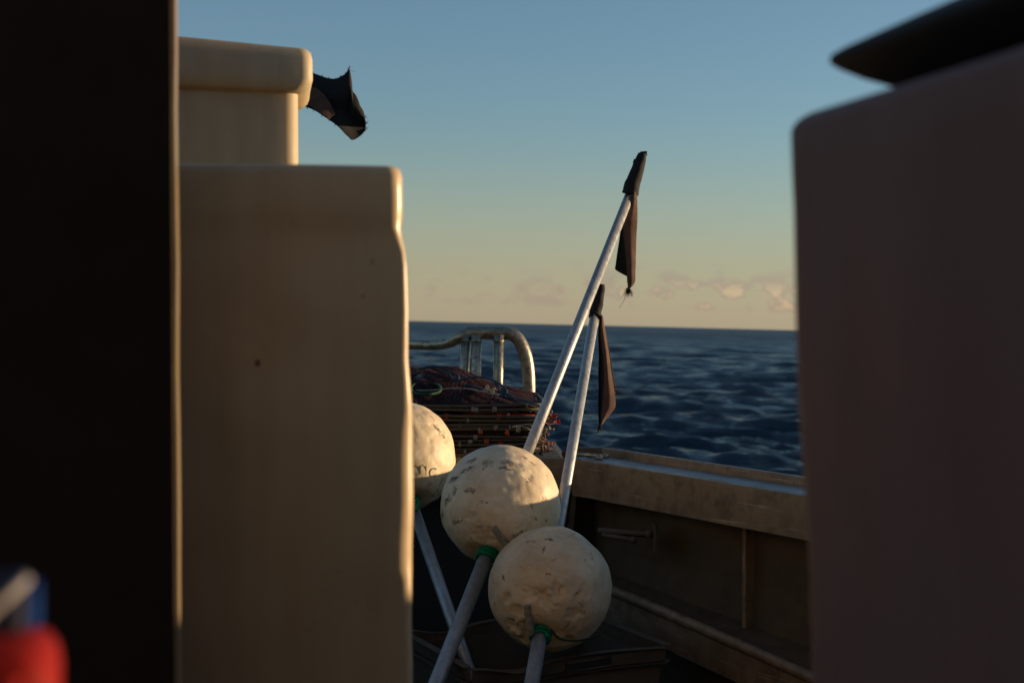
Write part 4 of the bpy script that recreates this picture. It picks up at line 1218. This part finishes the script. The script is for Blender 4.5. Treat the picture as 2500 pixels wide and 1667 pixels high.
# ------------------------------------------------------------------ cream tub, painted brown for its shade, with black lid at the right
# left side face runs from far (px 1950) toward the camera
rt = thing('insulated_tub', (.5, .6, 0), 'cream tub with its shade painted as brown, filling the right edge, in the near foreground under the black lid', 'tub'); BOAT.append(rt)
p_far = Vector((xw(1903, .93), .93, 0)); p_near = Vector((.262, .60, 0))
dirf = (p_near - p_far).normalized(); yawr = math.atan2(dirf.x, -dirf.y)
MR = Matrix.Translation(p_far) @ Matrix.Rotation(math.atan2(dirf.y, dirf.x) + math.pi / 2, 4, 'Z')
zr = zpx(288, .93)
# local: x>0 to the right, y<0 towards the camera
def rlev(z, ins, r): return (z, ins, .72, -.40 + ins, 0 - ins, r)
lv = [rlev(0, .02, .02), rlev(.1, .005, .03)]
for (py, inset) in ((1900, -.0175), (1667, -.0170), (1400, -.0145), (1200, -.0110), (1000, -.0060), (800, -.0030), (650, -.0022), (520, -.0015), (420, -.0004)):
    lv.append((zpx(py, .93), -inset, .72, -.40, 0, .022))
lv += [rlev(zr - .011 + .011 * math.sin(t_), .011 * (1 - math.cos(t_)), .022 + .006 * t_) for t_ in [j_ * math.pi / 16 for j_ in range(9)]]
lv = [(z, x0, x1, y0, y1, r) for z, x0, x1, y0, y1, r in lv]
mb = MB(); vs, fs = rr_loft(lv, 10, MR, wob=.002, sc=8, seed=3, ns=14); mb.add(vs, fs); autosharp(mb.build('body', M['tub_shade'], rt, fix=False), 60)
bl = thing('black_lid', MR @ Vector((.3, -.2, zr)), 'black lid with a tapered lip lying on the shade-coloured tub at the top right corner', 'lid'); BOAT.append(bl)
dz0 = zr
mb = MB()
LP_ = [(.0005, .084), (.008, .080), (.0115, .062), (.015, .046), (.021, .034), (.028, .0235), (.032, .0195), (.036, .0200), (.040, .026), (.054, .055), (.070, .09), (.074, .11)]
vs, fs = rr_loft([(dz0 + z_, i_, .72 - i_ * .4, -.40 + i_ * .5, -i_ + .004, max(.008, .02)) for z_, i_ in LP_], 8, MR, wob=.0015, sc=12, ns=10)
mb.add(vs, fs); mb.build('plate', M['black'], bl, fix=False)

# ------------------------------------------------------------------ things at the lower left
bn = thing('work_bench', (-.5, .45, 0), 'dark bench just inside the wheelhouse panel, under the red bin', 'bench'); BOAT.append(bn)
mb = MB(); mb.add(box_pts(-.75, -.14, .30, .90, .70, .73), BOXF); mb.build('top', M['dark'], bn, False)
for (x, y) in ((-.72, .33), (-.18, .33), (-.72, .86), (-.18, .86)):
    mb = MB(); mb.add(box_pts(x, x + .03, y, y + .03, 0, .6995), BOXF); mb.build('leg', M['dark'], bn, False)
dR = .43
MRd = Matrix.Translation((xw(124, dR), dR, 0)) @ Matrix.Rotation(R(13.5), 4, 'Z')
zrb = zpx(1585, dR)
rb = thing('red_bin', MRd @ Vector((-.12, .05, .73)), 'bright red plastic bin in the bottom left corner', 'bin'); BOAT.append(rb)
def rbl(z, i_, r): return (z, -.16 + i_, -i_, i_, .050 - i_, r)
mb = MB(); vs, fs = rr_loft([rbl(.7305, .012, .01), rbl(.74, .008, .008)] + [rbl(z, .006 * (1 - t), .009) for t, z in [(j / 6, .74 + (zrb - .012 - .74) * j / 6) for j in range(7)]] + [rbl(zrb - .006, .001, .009), rbl(zrb - .0015, .004, .009), rbl(zrb, .010, .008)], 8, MRd, ns=6); mb.add(vs, fs); mb.build('body', M['red'], rb, fix=False)
for j in range(2):   # moulded slanting ridge on the front face
    mb = MB(); a = MRd @ Vector((-.012 - j * .03, .002, zrb - .008)); b = MRd @ Vector((-.032 - j * .03, .004, zrb - .10)); mb.tube([a, a.lerp(b, .5), b], .004, 10); mb.build('ridge', M['red'], rb)

MBc = Matrix.Translation((xw(52, .448), .448, zrb + .0005)) @ Matrix.Rotation(R(12), 4, 'Z')
bc = thing('blue_carton', MBc @ Vector((-.03, .02, 0)), 'blue carton with pale edging standing on the red bin', 'carton'); BOAT.append(bc)
hC = zpx(1400, .46) - zrb
mb = MB()
A_ = [MBc @ Vector(p) for p in ((-.075, 0, 0), (0, 0, 0), (0.0, .026, 0), (-.075, .026, 0))]
B_ = [MBc @ Vector(p) for p in ((-.075, .008, hC * 1.0), (0, .006, hC * .98), (0.0, .022, hC * .98), (-.075, .022, hC))]
mb.prism(A_, B_); o = mb.build('body', M['navy'], bc, False); bevel(o, .002)
mb = MB(); side = [MBc @ Vector(p) for p in ((.0008, .004, .001), (.0008, .024, .001), (.0008, .021, hC * .8), (.0008, .013, hC * .8))]
mb.prism(side, [p + (MBc.to_3x3() @ Vector((.0025, 0, 0))) for p in side]); mb.build('side_label', M['blue'], bc, False)
mb = MB(); mb.tube(smooth_path([MBc @ Vector(p) for p in ((.001, .004, hC * .97), (-.004, -.001, hC * .72), (-.009, -.003, hC * .48), (-.013, -.003, hC * .28), (-.024, -.003, hC * .16), (-.050, -.003, hC * .06), (-.074, -.003, hC * .02))], 5), .0017, 8); mb.build('pale_edging', M['white'], bc)

# ------------------------------------------------------------------ heel the boat about the camera height
bpy.context.view_layer.update()
for o in BOAT:
    o.matrix_world = HEEL @ o.matrix_world
